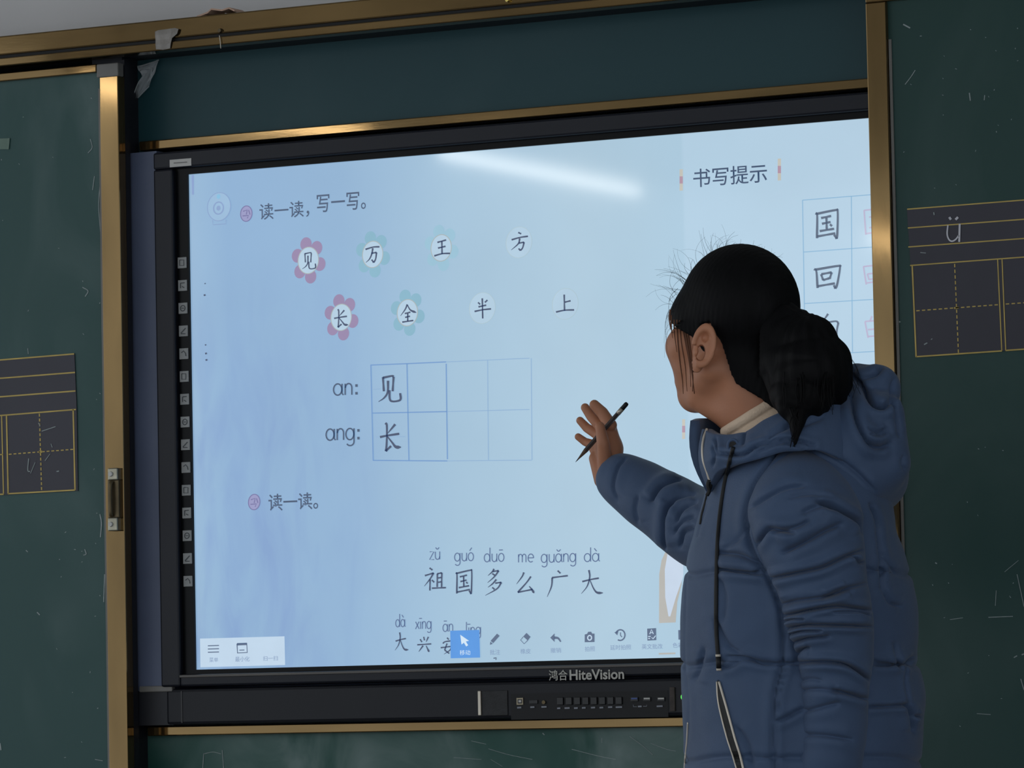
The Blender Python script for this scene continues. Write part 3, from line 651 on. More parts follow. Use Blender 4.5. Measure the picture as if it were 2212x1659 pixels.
# second table (writing hints)
S7 = lambda P: [(O7[0]+x/3.95, O7[1]+y/3.95) for x, y in P]
pr = P1(YP2)
for P in ([(322, 205), (1500, 111)], [(330, 648), (1500, 562)], [(340, 1087), (1500, 1017)], [(345, 1530), (1500, 1462)], [(322, 205), (345, 1530)], [(738, 172), (748, 1500)], [(1150, 139), (1160, 1480)]): pr.line(S7(P), 1.9)
tag(pr.build('table_grid', I_CYAN, screen), kind='stuff')
glyph('国', cb(O7, 432, 290, 622, 535), 4.6, ink('screen hint ink', (82, 98, 122))); glyph('回', cb(O7, 420, 766, 642, 960), 4.6, MATS['screen hint ink'])
pr = P1(YP3)
for P, k in (([(540, 1175), (520, 1205), (480, 1255)], 'p'), ([(485, 1258), (600, 1238), (628, 1252)], ''), ([(628, 1250), (615, 1320), (610, 1420), (590, 1400)], ''), ([(462, 1260), (475, 1420)], ''), ([(520, 1320), (530, 1375)], ''), ([(520, 1320), (580, 1312), (572, 1368)], ''), ([(530, 1375), (575, 1368)], '')): pr.line(S7(P), 4.4, prof_for(k), smooth=len(P) > 2)
pr.build('character', MATS['screen hint ink'], screen)
for PL in ([[(848, 290), (862, 500)], [(848, 292), (1040, 270)], [(1040, 270), (1035, 500)], [(862, 490), (1035, 470)], [(890, 350), (1000, 335)], [(890, 440), (1000, 425)], [(945, 340), (945, 430)]],
          [[(842, 770), (866, 925)], [(842, 772), (1050, 748)], [(1050, 748), (1030, 915)], [(866, 912), (1030, 890)], [(875, 835), (890, 885)], [(875, 835), (990, 822)], [(890, 882), (980, 870)]],
          [[(855, 1240), (882, 1380)], [(855, 1240), (1040, 1225)], [(915, 1195), (895, 1240)], [(880, 1310), (1000, 1300)], [(882, 1368), (1000, 1360)], [(1040, 1225), (1025, 1400)]]):
    pr = P1(YP3)
    for P in PL: pr.line(S7(P), 3.4)
    pr.build('pink_character', I_PINK, screen)
for (x0, yt, x1, yb) in ((1468, 365, 1475, 411.5), (1680, 342, 1687, 389.5), (1473.5, 905, 1480, 948)):
    h = (yb-yt)/3
    P1(YP2).poly([(x0, yt+0.4), (x1, yt), (x1, yt+h), (x0, yt+h)]).build('title_bar', I_YEL, screen)
    P1(YP2).poly([(x0, yt+h), (x1, yt+h), (x1, yt+2*h), (x0, yt+2*h)]).build('title_bar', I_REDM, screen)
    P1(YP2).poly([(x0, yt+2*h), (x1, yt+2*h), (x1, yb-0.4), (x0, yb)]).build('title_bar', I_YEL, screen)
# pinyin: single-storey letters drawn with strokes (x height = 1, baseline y = 0, up positive)
def arc(cx, cy, rx, ry, a0, a1, n=12): return [(cx+rx*math.cos(t), cy+ry*math.sin(t)) for t in np.linspace(math.radians(a0), math.radians(a1), n)]
LET = {
 'a': (0.95, [arc(.42, .5, .36, .5, 0, 360, 22), [(.80, 1.0), (.80, .15), (.92, 0)]]),
 'n': (0.85, [[(.12, 1.0), (.12, 0)], [(.12, .62)]+arc(.42, .62, .28, .38, 170, 0, 10)+[(.70, 0)]]),
 'g': (0.95, [arc(.42, .5, .36, .5, 0, 360, 22), [(.80, 1.0), (.80, -.15)]+arc(.45, -.18, .35, .34, 0, -150, 9)]),
 'z': (0.75, [[(.08, 1), (.66, 1), (.06, 0), (.70, 0)]]),
 'u': (0.88, [[(.12, 1), (.12, .38)]+arc(.42, .38, .30, .38, 180, 360, 10), [(.74, 1), (.74, 0)]]),
 'o': (0.88, [arc(.44, .5, .36, .5, 0, 360, 22)]),
 'd': (0.95, [arc(.42, .5, .36, .5, 0, 360, 22), [(.80, 1.75), (.80, 0)]]),
 'm': (1.25, [[(.12, 1.0), (.12, 0)], [(.12, .66)]+arc(.36, .66, .23, .34, 170, 0, 9)+[(.59, 0)], [(.59, .66)]+arc(.83, .66, .23, .34, 170, 0, 9)+[(1.06, 0)]]),
 'e': (0.85, [[(.08, .52), (.76, .52)]+arc(.42, .5, .35, .5, 5, 310, 18)]),
 'x': (0.75, [[(.06, 1), (.68, 0)], [(.66, 1), (.04, 0)]]),
 'i': (0.38, [[(.18, 1), (.18, 0)]]),
 'l': (0.38, [[(.18, 1.75), (.18, 0)]]),
 ':': (0.45, [[(.14, .80), (.36, .80)], [(.14, .12), (.36, .12)]]),
}
TONE = {'1': [(-.25, 1.42), (.25, 1.42)], '2': [(-.12, 1.25), (.16, 1.62)], '3': [(-.25, 1.52), (-.05, 1.30), (.05, 1.30), (.25, 1.52)], '4': [(-.16, 1.62), (.12, 1.25)]}
def pinyin(word, xl, ybase, xr, xh, wd, m, slope=-0.03, clip=None, extra=1.0):
    # a digit after a vowel is its tone
    seq = []; 
    for ch in word:
        if ch.isdigit(): seq[-1][1] = ch
        else: seq.append([ch, None])
    tw = sum(LET[c][0] for c, _ in seq); sx = (xr-xl)/tw
    pr = Print(YP3); x = 0
    for c, tn in seq:
        adv, st = LET[c]
        S = [(s, len(s) > 3) for s in st]
        if tn: S.append(([(adv*0.46+p[0], p[1]) for p in TONE[tn]], False))
        for s, sm in S:
            Q = [(xl+(x+p[0])*sx, ybase-p[1]*xh+slope*(x+p[0])*sx) for p in s]
            if clip: Q = [q for q in Q if q[1] < clip]
            if len(Q) > 1: pr.line(Q, wd*(1.8 if c == ':' else 1), smooth=False)
        x += adv
    return pr.build('pinyin', m, screen)
pinyin('an:', 719, 853.5, 775, 24.5, 3.2, I_TITLE); pinyin('ang:', 703, 951, 779, 24.5, 3.2, I_TITLE)
for wd_, xl, yb, xr, xh in (('zu3', 927, 1208.5, 952, 17), ('guo2', 981, 1212, 1024, 17.5), ('duo1', 1045, 1213.5, 1090, 17.5), ('me', 1118, 1214.5, 1154, 17.5), ('gua3ng', 1168, 1215, 1246, 18), ('da4', 1261, 1213, 1296, 17.5)):
    pinyin(wd_, xl, yb, xr, xh, 2.1, I_PIN)
pinyin('da4', 854, 1354, 876, 16, 1.9, I_PIN); pinyin('xi1ng', 897, 1358.5, 933, 16, 1.9, I_PIN); pinyin('a1n', 956, 1364, 980, 16, 1.9, I_PIN); pinyin('li1ng', 1005, 1371, 1040, 16, 1.9, I_PIN)
for ch, b_ in (('祖', (460, 262, 645, 455)), ('国', (728, 282, 865, 485)), ('多', (980, 270, 1118, 497)), ('么', (1247, 300, 1398, 478)), ('广', (1508, 285, 1685, 510)), ('大', (1800, 280, 1985, 482))):
    glyph(ch, cb(O5, *b_), 3.3, I_DARK)
for ch, b_ in (('大', (210, 812, 325, 965)), ('兴', (400, 850, 520, 980)), ('安', (600, 857, 695, 998))): glyph(ch, cb(O5, *b_), 2.8, I_DARK)
pr = P1(YP3); pr.line([(1066, 1421.5), (1072, 1420.5), (1071, 1425)], 2.2); pr.build('character', I_DARK, screen)
# picture frame fragment of the page on the right
P1(YP2).poly([(1438, 1190), (1429, 1210), (1424, 1240), (1423.5, 1345.5), (1459.5, 1344), (1463, 1300), (1472, 1262), (1474, 1240), (1452, 1190)]).build('page_picture', I_TAN, screen)
P1(YP3).poly([(1443, 1190), (1436, 1230), (1437, 1290), (1444, 1331), (1448, 1331), (1460, 1290), (1476, 1244), (1476, 1190)]).build('page_picture', I_TANL, screen)
P1(YP2).poly([(1423, 1410), (1459, 1409), (1459, 1412.5), (1423, 1413.5)]).build('page_picture', I_TAN, screen)
# toolbars
P1().poly([(432, 1379), (614.5, 1374), (616, 1436), (433, 1441)]).build('toolbar_panel', I_PANEL, screen)
pr = P1(YP2)
for y in (1394.5, 1401.5, 1408.5): pr.line([(449, y), (473, y-0.7)], 2.2)
pr.build('toolbar_icon', I_ICON, screen); pr = P1(YP2)
pr.line([(512, 1390), (533, 1389), (534, 1409), (513, 1410), (512, 1390)], 2.4); pr.line([(512, 1391.5), (533, 1390.5)], 5); pr.line([(517, 1404), (528, 1403.6)], 2)
pr.build('toolbar_icon', I_ICON, screen)
text_px('caption', '菜单', 452, 1420, 1430, 471, I_LAB, YP3); text_px('caption', '最小化', 508, 1418, 1429, 539, I_LAB, YP3); text_px('caption', '扫一扫', 568, 1417, 1427, 600, I_LAB, YP3)
YP4 = YP3-0.0005; YP5 = YP4-0.0005
P1(YP4).poly([(972.5, 1362), (1035.5, 1360), (1037, 1420), (973.5, 1421.5)]).build('selected_button', I_BTN, screen)
K6 = lambda P: [(960+x/3.95, 1239+y/3.95) for x, y in P]
pr = P1(YP5); pr.add(K6([(135, 520), (210, 572), (178, 578), (146, 604)]), [(0, 1, 2, 3)]); pr.line(K6([(172, 578), (194, 615)]), 5); pr.build('cursor_icon', I_BTNW, screen)
text_px('caption', '移动', 993, 1404, 1415, 1016, I_BTNW, YP5)
def icon(m, Y, *fs):
    pr = P1(Y)
    for f in fs: f(pr)
    return pr.build('toolbar_icon', m, screen)
icon(I_ICON, YP3, lambda p: p.line(K6([(405, 582), (460, 520)]), 7.5), lambda p: p.poly(K6([(388, 606), (392, 578), (412, 598)])))
icon(I_ICON, YP3, lambda p: p.poly(K6([(700, 504), (735, 538), (712, 570), (672, 535)])), lambda p: p.line(K6([(672, 538), (650, 565), (680, 598), (710, 568)]), 1.6))
icon(I_ICON, YP3, lambda p: p.poly(K6([(903, 545), (940, 508), (940, 582)])), lambda p: p.line(K6([(935, 545), (970, 550), (993, 580)]), 6, lambda t: np.interp(t, [0, 1], [1, 0.5]), True))
icon(I_ICON, YP3, lambda p: p.poly(K6([(1197, 518), (1218, 512), (1226, 495), (1252, 494), (1260, 510), (1281, 510), (1281, 582), (1197, 584)])))
icon(I_ICON, YP3, lambda p: p.ring((960+1500/3.95, 1239+523/3.95), 10.2, 11.5, 3, 30, -0.03, math.radians(-150), math.radians(120)), lambda p: p.poly(K6([(1450, 500), (1485, 488), (1475, 525)])), lambda p: p.line(K6([(1502, 500), (1502, 525), (1515, 540)]), 2))
icon(I_ICON, YP3, lambda p: p.poly(K6([(1730, 468), (1806, 463), (1808, 566), (1732, 570)])))
icon(I_ICON, YP3, lambda p: p.poly(K6([(1995, 480), (2060, 478), (2060, 560), (1997, 562)])))
icon(I_PANEL, YP4, lambda p: p.ring((960+1239/3.95, 1239+546/3.95), 4.2, 5, 2.6, 20, -0.03))
icon(I_PANEL, YP4, lambda p: p.line(K6([(1752, 515), (1767, 475), (1783, 513)]), 2), lambda p: p.line(K6([(1757, 503), (1778, 502)]), 1.6), lambda p: p.line(K6([(1738, 535), (1760, 534)]), 2), lambda p: p.line(K6([(1738, 552), (1755, 552)]), 2), lambda p: p.line(K6([(1768, 543), (1780, 555), (1802, 528)]), 2))
for s, x0, x1, y in (('批注', 1058, 1080, 1403), ('橡皮', 1124, 1146, 1401), ('撤销', 1189, 1212, 1399), ('拍照', 1263, 1285, 1396), ('延时拍照', 1318, 1363, 1393), ('英文批改', 1386, 1431, 1391), ('色彩', 1453, 1475, 1388)):
    text_px('caption', s, x0, y, y+11, x1, I_LAB, YP3)

# bezel details
IC = M_LIP
m_ic = mat('grey touch key', (150, 152, 152), 0.55, var=0.1); m_icd = mat('touch key print', (66, 70, 74), 0.6)
R = random.Random(2)
for k in range(15):
    cx_, cy_ = 393+k*(405.5-393)/14, 567+k*(1255-567)/14
    Yk = Y_SCR-0.0075
    mb = MB(); boxpx(mb, (cx_-9.6, cy_-11.2), (cx_+9.6, cy_+11.2), Yk, 0.004, 0.0006); key = mb.build('touch_key', m_ic, dp)
    pr = Print(Yk-0.0005); t = k % 5
    if t == 0: pr.line([(cx_-5, cy_-6), (cx_+4, cy_-6), (cx_+4, cy_+6), (cx_-5, cy_+6), (cx_-5, cy_-6)], 1.8)
    elif t == 1: pr.line([(cx_-4, cy_-5), (cx_+5, cy_-6)], 2); pr.line([(cx_-4, cy_-5), (cx_-4, cy_+6)], 2); pr.line([(cx_-1, cy_+2), (cx_+4, cy_+5)], 2)
    elif t == 2: pr.ring((cx_, cy_), 5, 6, 2, 18); pr.line([(cx_-3, cy_), (cx_+3, cy_)], 1.6)
    elif t == 3: pr.line([(cx_-5, cy_+5), (cx_+5, cy_-6)], 2.2); pr.line([(cx_-5, cy_+6), (cx_+5, cy_+6)], 1.8)
    else: pr.line([(cx_-5, cy_-2), (cx_, cy_-6), (cx_+4, cy_-1), (cx_+5, cy_+5)], 2)
    pr.build('key_print', m_icd, key)
mb = MB(); boxpx(mb, (366.5, 345), (413, 357), Y_BEZ-0.001, 0.0012); lab = mb.build('label_sticker', M_WHITE, dp)
Print(Y_BEZ-0.0016).line([(375, 351.8), (404, 349.6)], 2.2).build('sticker_print', mat('sticker print', (120, 118, 116), 0.6), lab)
lg = text_px('logo', '鸿合', 1185.5, 1447, 1470, 1226, M_LOGO, Y_BEZ-0.0022, lowbez, offset=0.008)
lg = text_px('logo', 'HiteVision', 1230, 1446.5, 1469, 1348, M_LOGO, Y_BEZ-0.0022, lowbez, offset=0.022)
# port bar under the screen
YQ = Y_BEZ+0.006
q0 = at(356, 1500, YQ); q1_ = at(900, 1476, YQ)[2]; q2_ = at(900, 1556, YQ)[2]
m = MB(); m.box(q0[0]+0.002, bx1-0.004, YQ, 0.09, q2_, q1_, 0.006); pb = m.build('port_bar', mat('port bar plastic', (19, 21, 29), 0.45, var=0.08, spec=0.3), dp)
m = MB(); xx = at(393, 1530, YQ)[0]; m.box(xx-0.0015, xx+0.0015, YQ-0.001, YQ+0.002, q2_+0.004, q1_-0.004); m.build('panel_joint', M_PORTD, pb)
m = MB(); boxpx(m, (1031.5, 1492), (1039, 1545), YQ-0.004, 0.006, 0.001); m.build('silver_edge', M_SILVER, pb)
m = MB(); boxpx(m, (1040, 1492), (1097, 1545), YQ-0.002, 0.004, 0.001); m.build('black_cover', mat('scuffed black cover', (30, 31, 34), 0.6, var=0.35, scale=60, bump=0.4), pb)
m = MB(); boxpx(m, (1103, 1498), (1444, 1548), YQ-0.0006, 0.002); m.build('port_panel', mat('port panel black', (14, 15, 19), 0.5, spec=0.3), pb)
m = MB(); boxpx(m, (1446, 1484), (1458, 1536), YQ-0.003, 0.005, 0.001); m.build('hinge_block', mat('scuffed hinge', (64, 56, 52), 0.7, var=0.4, scale=80), pb)
YR = YQ-0.0016
def port(tl, br, mt, name='port', d=0.003):
    mm = MB(); boxpx(mm, tl, br, YR-d+0.002, d, 0.0004); return mm.build(name, mt, pb)
o = port((1115.5, 1507), (1130, 1522), M_PORT, 'square_port'); mm = MB(); boxpx(mm, (1118, 1510), (1127.5, 1519), YR-0.0016, 0.001); mm.build('port_hole', M_PORTD, o); mm = MB(); boxpx(mm, (1120, 1512), (1126, 1516.5), YR-0.0022, 0.001); mm.build('port_tongue', M_WHITE, o)
port((1143, 1512), (1161, 1519.5), M_PORTD, 'wide_port')
c = at(1175, 1516.5, YR); mm = MB(); mm.tube([c, c+np.array([0, -0.002, 0])], 0.0035, 12); mm.build('audio_jack', M_BRASSD, pb)
for k, x in enumerate((1203, 1222, 1240, 1258, 1276, 1294, 1312, 1330)):
    mm = MB(); boxpx(mm, (x, 1506-k*0.15), (x+13, 1522-k*0.15), YR-0.002, 0.003, 0.0008); mm.build('button', M_PORTD, pb)
for x, mt in ((1362, M_BLUEP), (1389, M_WHITE), (1419.5, M_WHITE)):
    o = port((x, 1505.5), (x+16, 1514.5), M_PORTD, 'slot_port'); mm = MB(); boxpx(mm, (x+1.5, 1507), (x+14.5, 1510), YR-0.0024, 0.0012); mm.build('port_tongue', mt, o)
pr = Print(YR-0.0004)
for x, y, l in ((1121.5, 1528, 9), (1150, 1527, 9), (1175, 1526.5, 11), (1207, 1529.5, 7), (1225, 1529, 11), (1244, 1529, 8), (1261, 1528.5, 8), (1281, 1528, 9), (1299, 1528, 8), (1318, 1527, 9), (1337, 1527, 14), (1382, 1525.5, 8), (1425, 1525, 13)): pr.line([(x-l/2, y+0.2), (x+l/2, y-0.2)], 3.4)
pr.line([(1368, 1522), (1368, 1526), (1376, 1526)], 1); pr.line([(1397, 1522), (1397, 1525), (1389, 1525)], 1)
tag(pr.build('panel_print', M_GREYP, pb), kind='stuff')
c = at(1478, 1505, YQ); mm = MB(); mm.tube([c+np.array([0, 0.002, 0]), c+np.array([0, -0.002, 0])], 0.006, 16); mm.build('power_light', M_GREENLED, pb)
finish(dp)
# ==PERSON==
# ------------------------------------------------------------------ person helpers (u, v, w space)
def vnorm(V, F):
    n = np.zeros_like(V)
    Fa = np.array(F)
    a, b_, c = V[Fa[:, 0]], V[Fa[:, 1]], V[Fa[:, 2]]
    fn = np.cross(b_-a, c-a)
    for k in range(Fa.shape[1]): np.add.at(n, Fa[:, k], fn)
    return n/(np.linalg.norm(n, axis=1, keepdims=True)+1e-9)
def surface_nets(f, lo, hi, h):
    xs = [np.arange(lo[i], hi[i]+h, h) for i in range(3)]
    G = np.meshgrid(*xs, indexing='ij'); D = f(*[g.astype(np.float32) for g in G]); S = D < 0
    nx, ny, nz = [len(x)-1 for x in xs]
    acc = np.zeros((nx, ny, nz, 3)); cnt = np.zeros((nx, ny, nz))
    for ax in range(3):
        for i in (0, 1):
            for j in (0, 1):
                o = [0, 0, 0]; oth = [k for k in range(3) if k != ax]; o[oth[0]] = i; o[oth[1]] = j
                s0 = tuple(slice(o[k], o[k]+n) for k, n in zip(range(3), (nx, ny, nz)))
                o2 = o[:]; o2[ax] = 1
                s1 = tuple(slice(o2[k], o2[k]+n) for k, n in zip(range(3), (nx, ny, nz)))
                d0, d1 = D[s0], D[s1]; cr_ = S[s0] != S[s1]
                t = np.where(cr_, d0/(d0-d1+1e-12), 0)
                P = np.zeros((nx, ny, nz, 3)); P[..., oth[0]] = i; P[..., oth[1]] = j; P[..., ax] = t
                acc += P*cr_[..., None]; cnt += cr_
    m = cnt > 0; idx = -np.ones(m.shape, int); idx[m] = np.arange(m.sum())
    cell = np.argwhere(m); V = (cell+acc[m]/cnt[m][:, None])*h+np.array(lo)
    F = []
    for ax in range(3):
        b1, b2_ = [(1, 2), (2, 0), (0, 1)][ax]
        sl = [slice(1, n) for n in (nx, ny, nz)]; sl[ax] = slice(0, (nx, ny, nz)[ax])
        s0 = tuple(sl); s1 = list(sl); s1[ax] = slice(1, (nx, ny, nz)[ax]+1); s1 = tuple(s1)
        A, B = S[s0], S[s1]; ed = np.argwhere(A != B)+np.array([sl[k].start for k in range(3)])
        flip = A[A != B]
        e1 = np.zeros(3, int); e1[b1] = 1; e2 = np.zeros(3, int); e2[b2_] = 1
        q = [idx[tuple((ed-a).T)] for a in (0*e1, e1, e1+e2, e2)]
        Q = np.stack(q, 1); Q[~flip] = Q[~flip][:, ::-1]
        F.append(Q)
    F = np.vstack(F); F = F[(F >= 0).all(1)]
    return V, F
def smin(a, b_, k):
    h = np.clip(0.5+0.5*(b_-a)/k, 0, 1); return b_+(a-b_)*h-k*h*(1-h)
def sd_cap(X, Y, Z, a, b_, r0, r1):
    a = np.array(a, np.float32); d = np.array(b_, np.float32)-a; L2 = float(d@d)+1e-9
    t = np.clip(((X-a[0])*d[0]+(Y-a[1])*d[1]+(Z-a[2])*d[2])/L2, 0, 1)
    return np.sqrt((X-a[0]-t*d[0])**2+(Y-a[1]-t*d[1])**2+(Z-a[2]-t*d[2])**2)-(r0+(r1-r0)*t)
def sd_ell(X, Y, Z, c, r):
    k0 = np.sqrt(((X-c[0])/r[0])**2+((Y-c[1])/r[1])**2+((Z-c[2])/r[2])**2)
    k1 = np.sqrt(((X-c[0])/r[0]**2)**2+((Y-c[1])/r[1]**2)**2+((Z-c[2])/r[2]**2)**2)
    return k0*(k0-1)/(k1+1e-6)
def chain(X, Y, Z, pts, rs, k=4.0):
    d = None
    for i in range(len(pts)-1):
        e = sd_cap(X, Y, Z, pts[i], pts[i+1], rs[i], rs[i+1]); d = e if d is None else np.minimum(d, e)
    return d
def pmesh(name, V, F, m, parent, smooth=True):
    return mesh(name, W(V), F, m, parent, smooth)
def smooth_mesh(V, F, it=2, lam=0.5):
    Fa = np.array(F); E_ = np.vstack([Fa[:, [i, (i+1) % Fa.shape[1]]] for i in range(Fa.shape[1])])
    for _ in range(it):
        acc = np.zeros_like(V); c = np.zeros(len(V))
        np.add.at(acc, E_[:, 0], V[E_[:, 1]]); np.add.at(acc, E_[:, 1], V[E_[:, 0]]); np.add.at(c, E_[:, 0], 1); np.add.at(c, E_[:, 1], 1)
        V = V+lam*(acc/np.maximum(c, 1)[:, None]-V)
    return V
def crease(V, Nn, lines, side=1.0):
    """folds and stitched seams pressed into the cloth: (polyline in u, v, depth, width)"""
    wgt = np.clip(Nn[:, 2]*side*2.2, 0, 1)
    disp = np.zeros(len(V)); P = V[:, :2]
    for L_, dep, wd in lines:
        Q = catmull(L_, 5) if len(L_) > 2 else np.array(L_, float)
        best = np.full(len(V), 1e9)
        lo = Q.min(0)-6*wd-10; hi = Q.max(0)+6*wd+10
        sel = np.where(((P > lo) & (P < hi)).all(1))[0]
        if len(sel) == 0: continue
        p = P[sel]; bd = np.full(len(sel), 1e9); tt = np.zeros(len(sel))
        for i in range(len(Q)-1):
            a, d = Q[i], Q[i+1]-Q[i]; t = np.clip(((p-a)@d)/(d@d+1e-9), 0, 1)
            dd = np.linalg.norm(p-a-t[:, None]*d, axis=1); u_ = dd < bd
            bd = np.where(u_, dd, bd); tt = np.where(u_, (i+t)/(len(Q)-1), tt)
        fade = np.clip(np.minimum(tt, 1-tt)*6+0.35, 0, 1)
        disp[sel] += fade*(-2.0*dep*np.exp(-(bd/(0.62*wd))**2)+0.75*dep*np.exp(-((bd-2.4*wd)/(2.0*wd))**2))
    return V+Nn*(disp*wgt)[:, None]
def loft(C_, A, B, ra, rb, n=96, pw=2.2, rows=200):
    """tube with super-elliptic sections; C_ centres, A, B unit axes, ra, rb radii"""
    t = np.linspace(0, 1, len(C_)); tt = np.linspace(0, 1, rows)
    def res(a):
        a = np.asarray(a, float); a = a if a.ndim > 1 else a[:, None]
        c = catmull(a, 24); s = np.linspace(0, 1, len(c))
        return np.stack([np.interp(tt, s, c[:, k]) for k in range(c.shape[1])], 1)
    C_, A, B, ra, rb = res(C_), res(A), res(B), res(ra), res(rb)
    A /= np.linalg.norm(A, axis=1, keepdims=True); B /= np.linalg.norm(B, axis=1, keepdims=True)
    th = np.linspace(0, 2*math.pi, n, endpoint=False)
    cx_ = np.sign(np.cos(th))*np.abs(np.cos(th))**(2/pw); sx_ = np.sign(np.sin(th))*np.abs(np.sin(th))**(2/pw)
    V = (C_[:, None, :]+A[:, None, :]*(ra*cx_[None])[..., None]+B[:, None, :]*(rb*sx_[None])[..., None]).reshape(-1, 3)
    F = []
    i = np.arange(rows-1)[:, None]*n; k = np.arange(n)[None]; k2 = (k+1) % n
    F = np.stack([i+k, i+k2, i+n+k2, i+n+k], -1).reshape(-1, 4)
    c = V.reshape(rows, n, 3).mean(1)
    nn = vnorm(V, F)
    if ((V-np.repeat(c, n, 0))*nn).sum() < 0: F = F[:, ::-1]
    return V, F
def capped(V, F, n, first=True, last=True):
    F = [tuple(f) for f in F]; V = list(map(tuple, V)); rows = len(V)//n
    for on, row in ((first, 0), (last, rows-1)):
        if on:
            c = np.mean(np.array(V[row*n:(row+1)*n]), 0); V.append(tuple(c)); ci = len(V)-1
            F += [(row*n+k, row*n+(k+1) % n, ci) for k in range(n)]
    return np.array(V), F
def wave(P, s, seed):
    R = np.random.RandomState(seed); o = np.zeros(len(P))
    for k in range(7):
        d = R.normal(size=3)*np.array(s); o += np.sin(P@d+R.uniform(0, 6.28))
    return o/7

# ------------------------------------------------------------------ person
M_SKIN = mat('skin', (188, 129, 98), 0.5, var=0.06, scale=18, bump=0.12, bscale=300, spec=0.4)
M_SKIN.node_tree.nodes['Principled BSDF'].inputs['Subsurface Weight'].default_value = 0.08
M_SKIN.node_tree.nodes['Principled BSDF'].inputs['Subsurface Radius'].default_value = (0.01, 0.004, 0.002)
M_HAIR = mat('black hair', (11, 11, 13), 0.6, var=0.3, scale=60, stretch=(1, 1, 0.15), bump=0.35, bscale=220, spec=0.12)
M_STRAND = mat('loose hair', (17, 15, 15), 0.6, var=0.2, spec=0.15)
M_JACKET = mat('slate blue padded cloth', (68, 88, 119), 0.62, var=0.07, scale=9, bump=0.18, bscale=500, spec=0.3, sheen=0.15)
M_LINING = mat('dark navy lining', (30, 34, 48), 0.7, var=0.1)
M_ZIP = mat('pale zip teeth', (214, 204, 190), 0.4, 0.3, var=0.1)
M_CORD = mat('black cord', (10, 11, 13), 0.6, var=0.2, scale=200)
M_KNIT = mat('cream knit', (232, 206, 180), 0.85, var=0.07, scale=30, bump=0.6, bscale=260)
M_TROUSER = mat('black trousers', (24, 25, 30), 0.8, var=0.1)
M_SHOE = mat('black shoe', (20, 20, 22), 0.45, var=0.1)
M_EYE = mat('eye', (220, 216, 210), 0.2, var=0.02)
M_PENCIL = mat('dark pencil wood', (66, 58, 56), 0.4, var=0.2, scale=60)

def zfloor(u, w0=0.0):
    v = 2500.0
    for _ in range(30):
        z = W([(u, v, w0)])[0][2]; v += z*1390
    return v
base = W([(1730, zfloor(1730), 0)])[0]
pn = empty('person', tuple(base), 'woman with a black ponytail in a blue padded jacket, reaching towards the screen', 'person')

# head frame
HC = np.array([1590., 735., -15.]); q = math.sqrt(0.5)
def hframe(X, Y, Z):
    du, dw = X-HC[0], Z-HC[2]
    return -q*du-q*dw, -(Y-HC[1]), -q*du+q*dw      # forward, up, left
def hp(F_, U_, L_): return np.array([HC[0]-q*F_-q*L_, HC[1]-U_, HC[2]-q*F_+q*L_])
def head_sdf(X, Y, Z):
    f, u, l = hframe(X, Y, Z)
    d = sd_ell(f, u, l, (-10, 70, 0), (130, 125, 106))
    d = smin(d, sd_ell(f, u, l, (45, -35, 0), (92, 115, 90)), 25)
    for s in (1, -1):
        d = smin(d, sd_cap(f, u, l, (80, -6, s*62), (90, -14, s*60), 47, 47), 18)
        d = smin(d, sd_cap(f, u, l, (84, -55, s*50), (94, -85, s*42), 43, 37), 18)
        d = smin(d, sd_cap(f, u, l, (-2, -62, s*78), (92, -120, s*24), 30, 30), 22)
    d = smin(d, sd_cap(f, u, l, (102, -120, -26), (102, -120, 26), 35, 35), 16)
    d = smin(d, sd_cap(f, u, l, (112, 40, -36), (112, 40, 36), 16, 16), 16)
    d = smin(d, sd_cap(f, u, l, (128, 12, 0), (152, -36, 0), 9, 13), 12)
    d = smin(d, sd_cap(f, u, l, (138, -42, -14), (138, -42, 14), 9, 9), 8)
    d = smin(d, sd_cap(f, u, l, (121, -72, -20), (121, -72, 20), 10, 10), 8)
    d = smin(d, sd_cap(f, u, l, (118, -88, -16), (118, -88, 16), 11, 11), 8)
    for s in (1, -1): d = np.maximum(d, -sd_ell(f, u, l, (142, 14, s*42), (20, 14, 24)))
    d = smin(d, sd_cap(X, Y, Z, (1512, 858, -30), (1585, 888, -12), 30, 44), 16)
    # neck
    d = smin(d, sd_cap(X, Y, Z, (1604, 800, -8), (1694, 985, 0), 82, 92), 26)
    # ears
    for s in (1, -1):
        if s > 0: e0 = np.array([1519., 754., 92.]); ex, ez = X-e0[0], Z-e0[2]
        else:
            e0 = hp(-20, -18, -118); ex, ez = (X-e0[0]), -(Z-e0[2])
        ey = Y-e0[1]; ca, sa = math.cos(0.16), math.sin(0.16); x2 = ex*ca+ey*sa; y2 = -ex*sa+ey*ca
        z2 = ez-0.35*x2
        e = sd_ell(x2, y2, z2, (2, -6, 0), (24, 42, 10))
        e = smin(e, sd_ell(x2, y2, z2, (-7, 34, -2), (13, 19, 8)), 8)
        rim = np.sqrt((np.sqrt((x2/22)**2+((y2+8)/40)**2)-1.0)**2*24**2+(z2-9)**2)-5.6
        rim = np.where(x2 < -12+0*y2, np.where(y2 > -6, 30, rim), rim)
        e = smin(e, rim, 5)
        e = smin(e, sd_cap(x2, y2, z2, (8, -20, 6), (9, 12, 6), 4.5, 5), 5)
        e = np.maximum(e, -sd_ell(x2, y2, z2, (-4, 9, 4), (10, 18, 22)))
        e = np.maximum(e, -sd_ell(x2, y2, z2, (0, -26, 9), (8, 11, 9)))
        e = smin(e, sd_ell(x2, y2, z2, (-15, 8, 4), (6, 9, 7)), 5)
        d = smin(d, e, 6)
    return d
V, F = surface_nets(head_sdf, (1425, 525, -180), (1790, 1030, 180), 2.7)
V = smooth_mesh(V, F, 1, 0.4)
parts = [(V, [tuple(f) for f in F])]
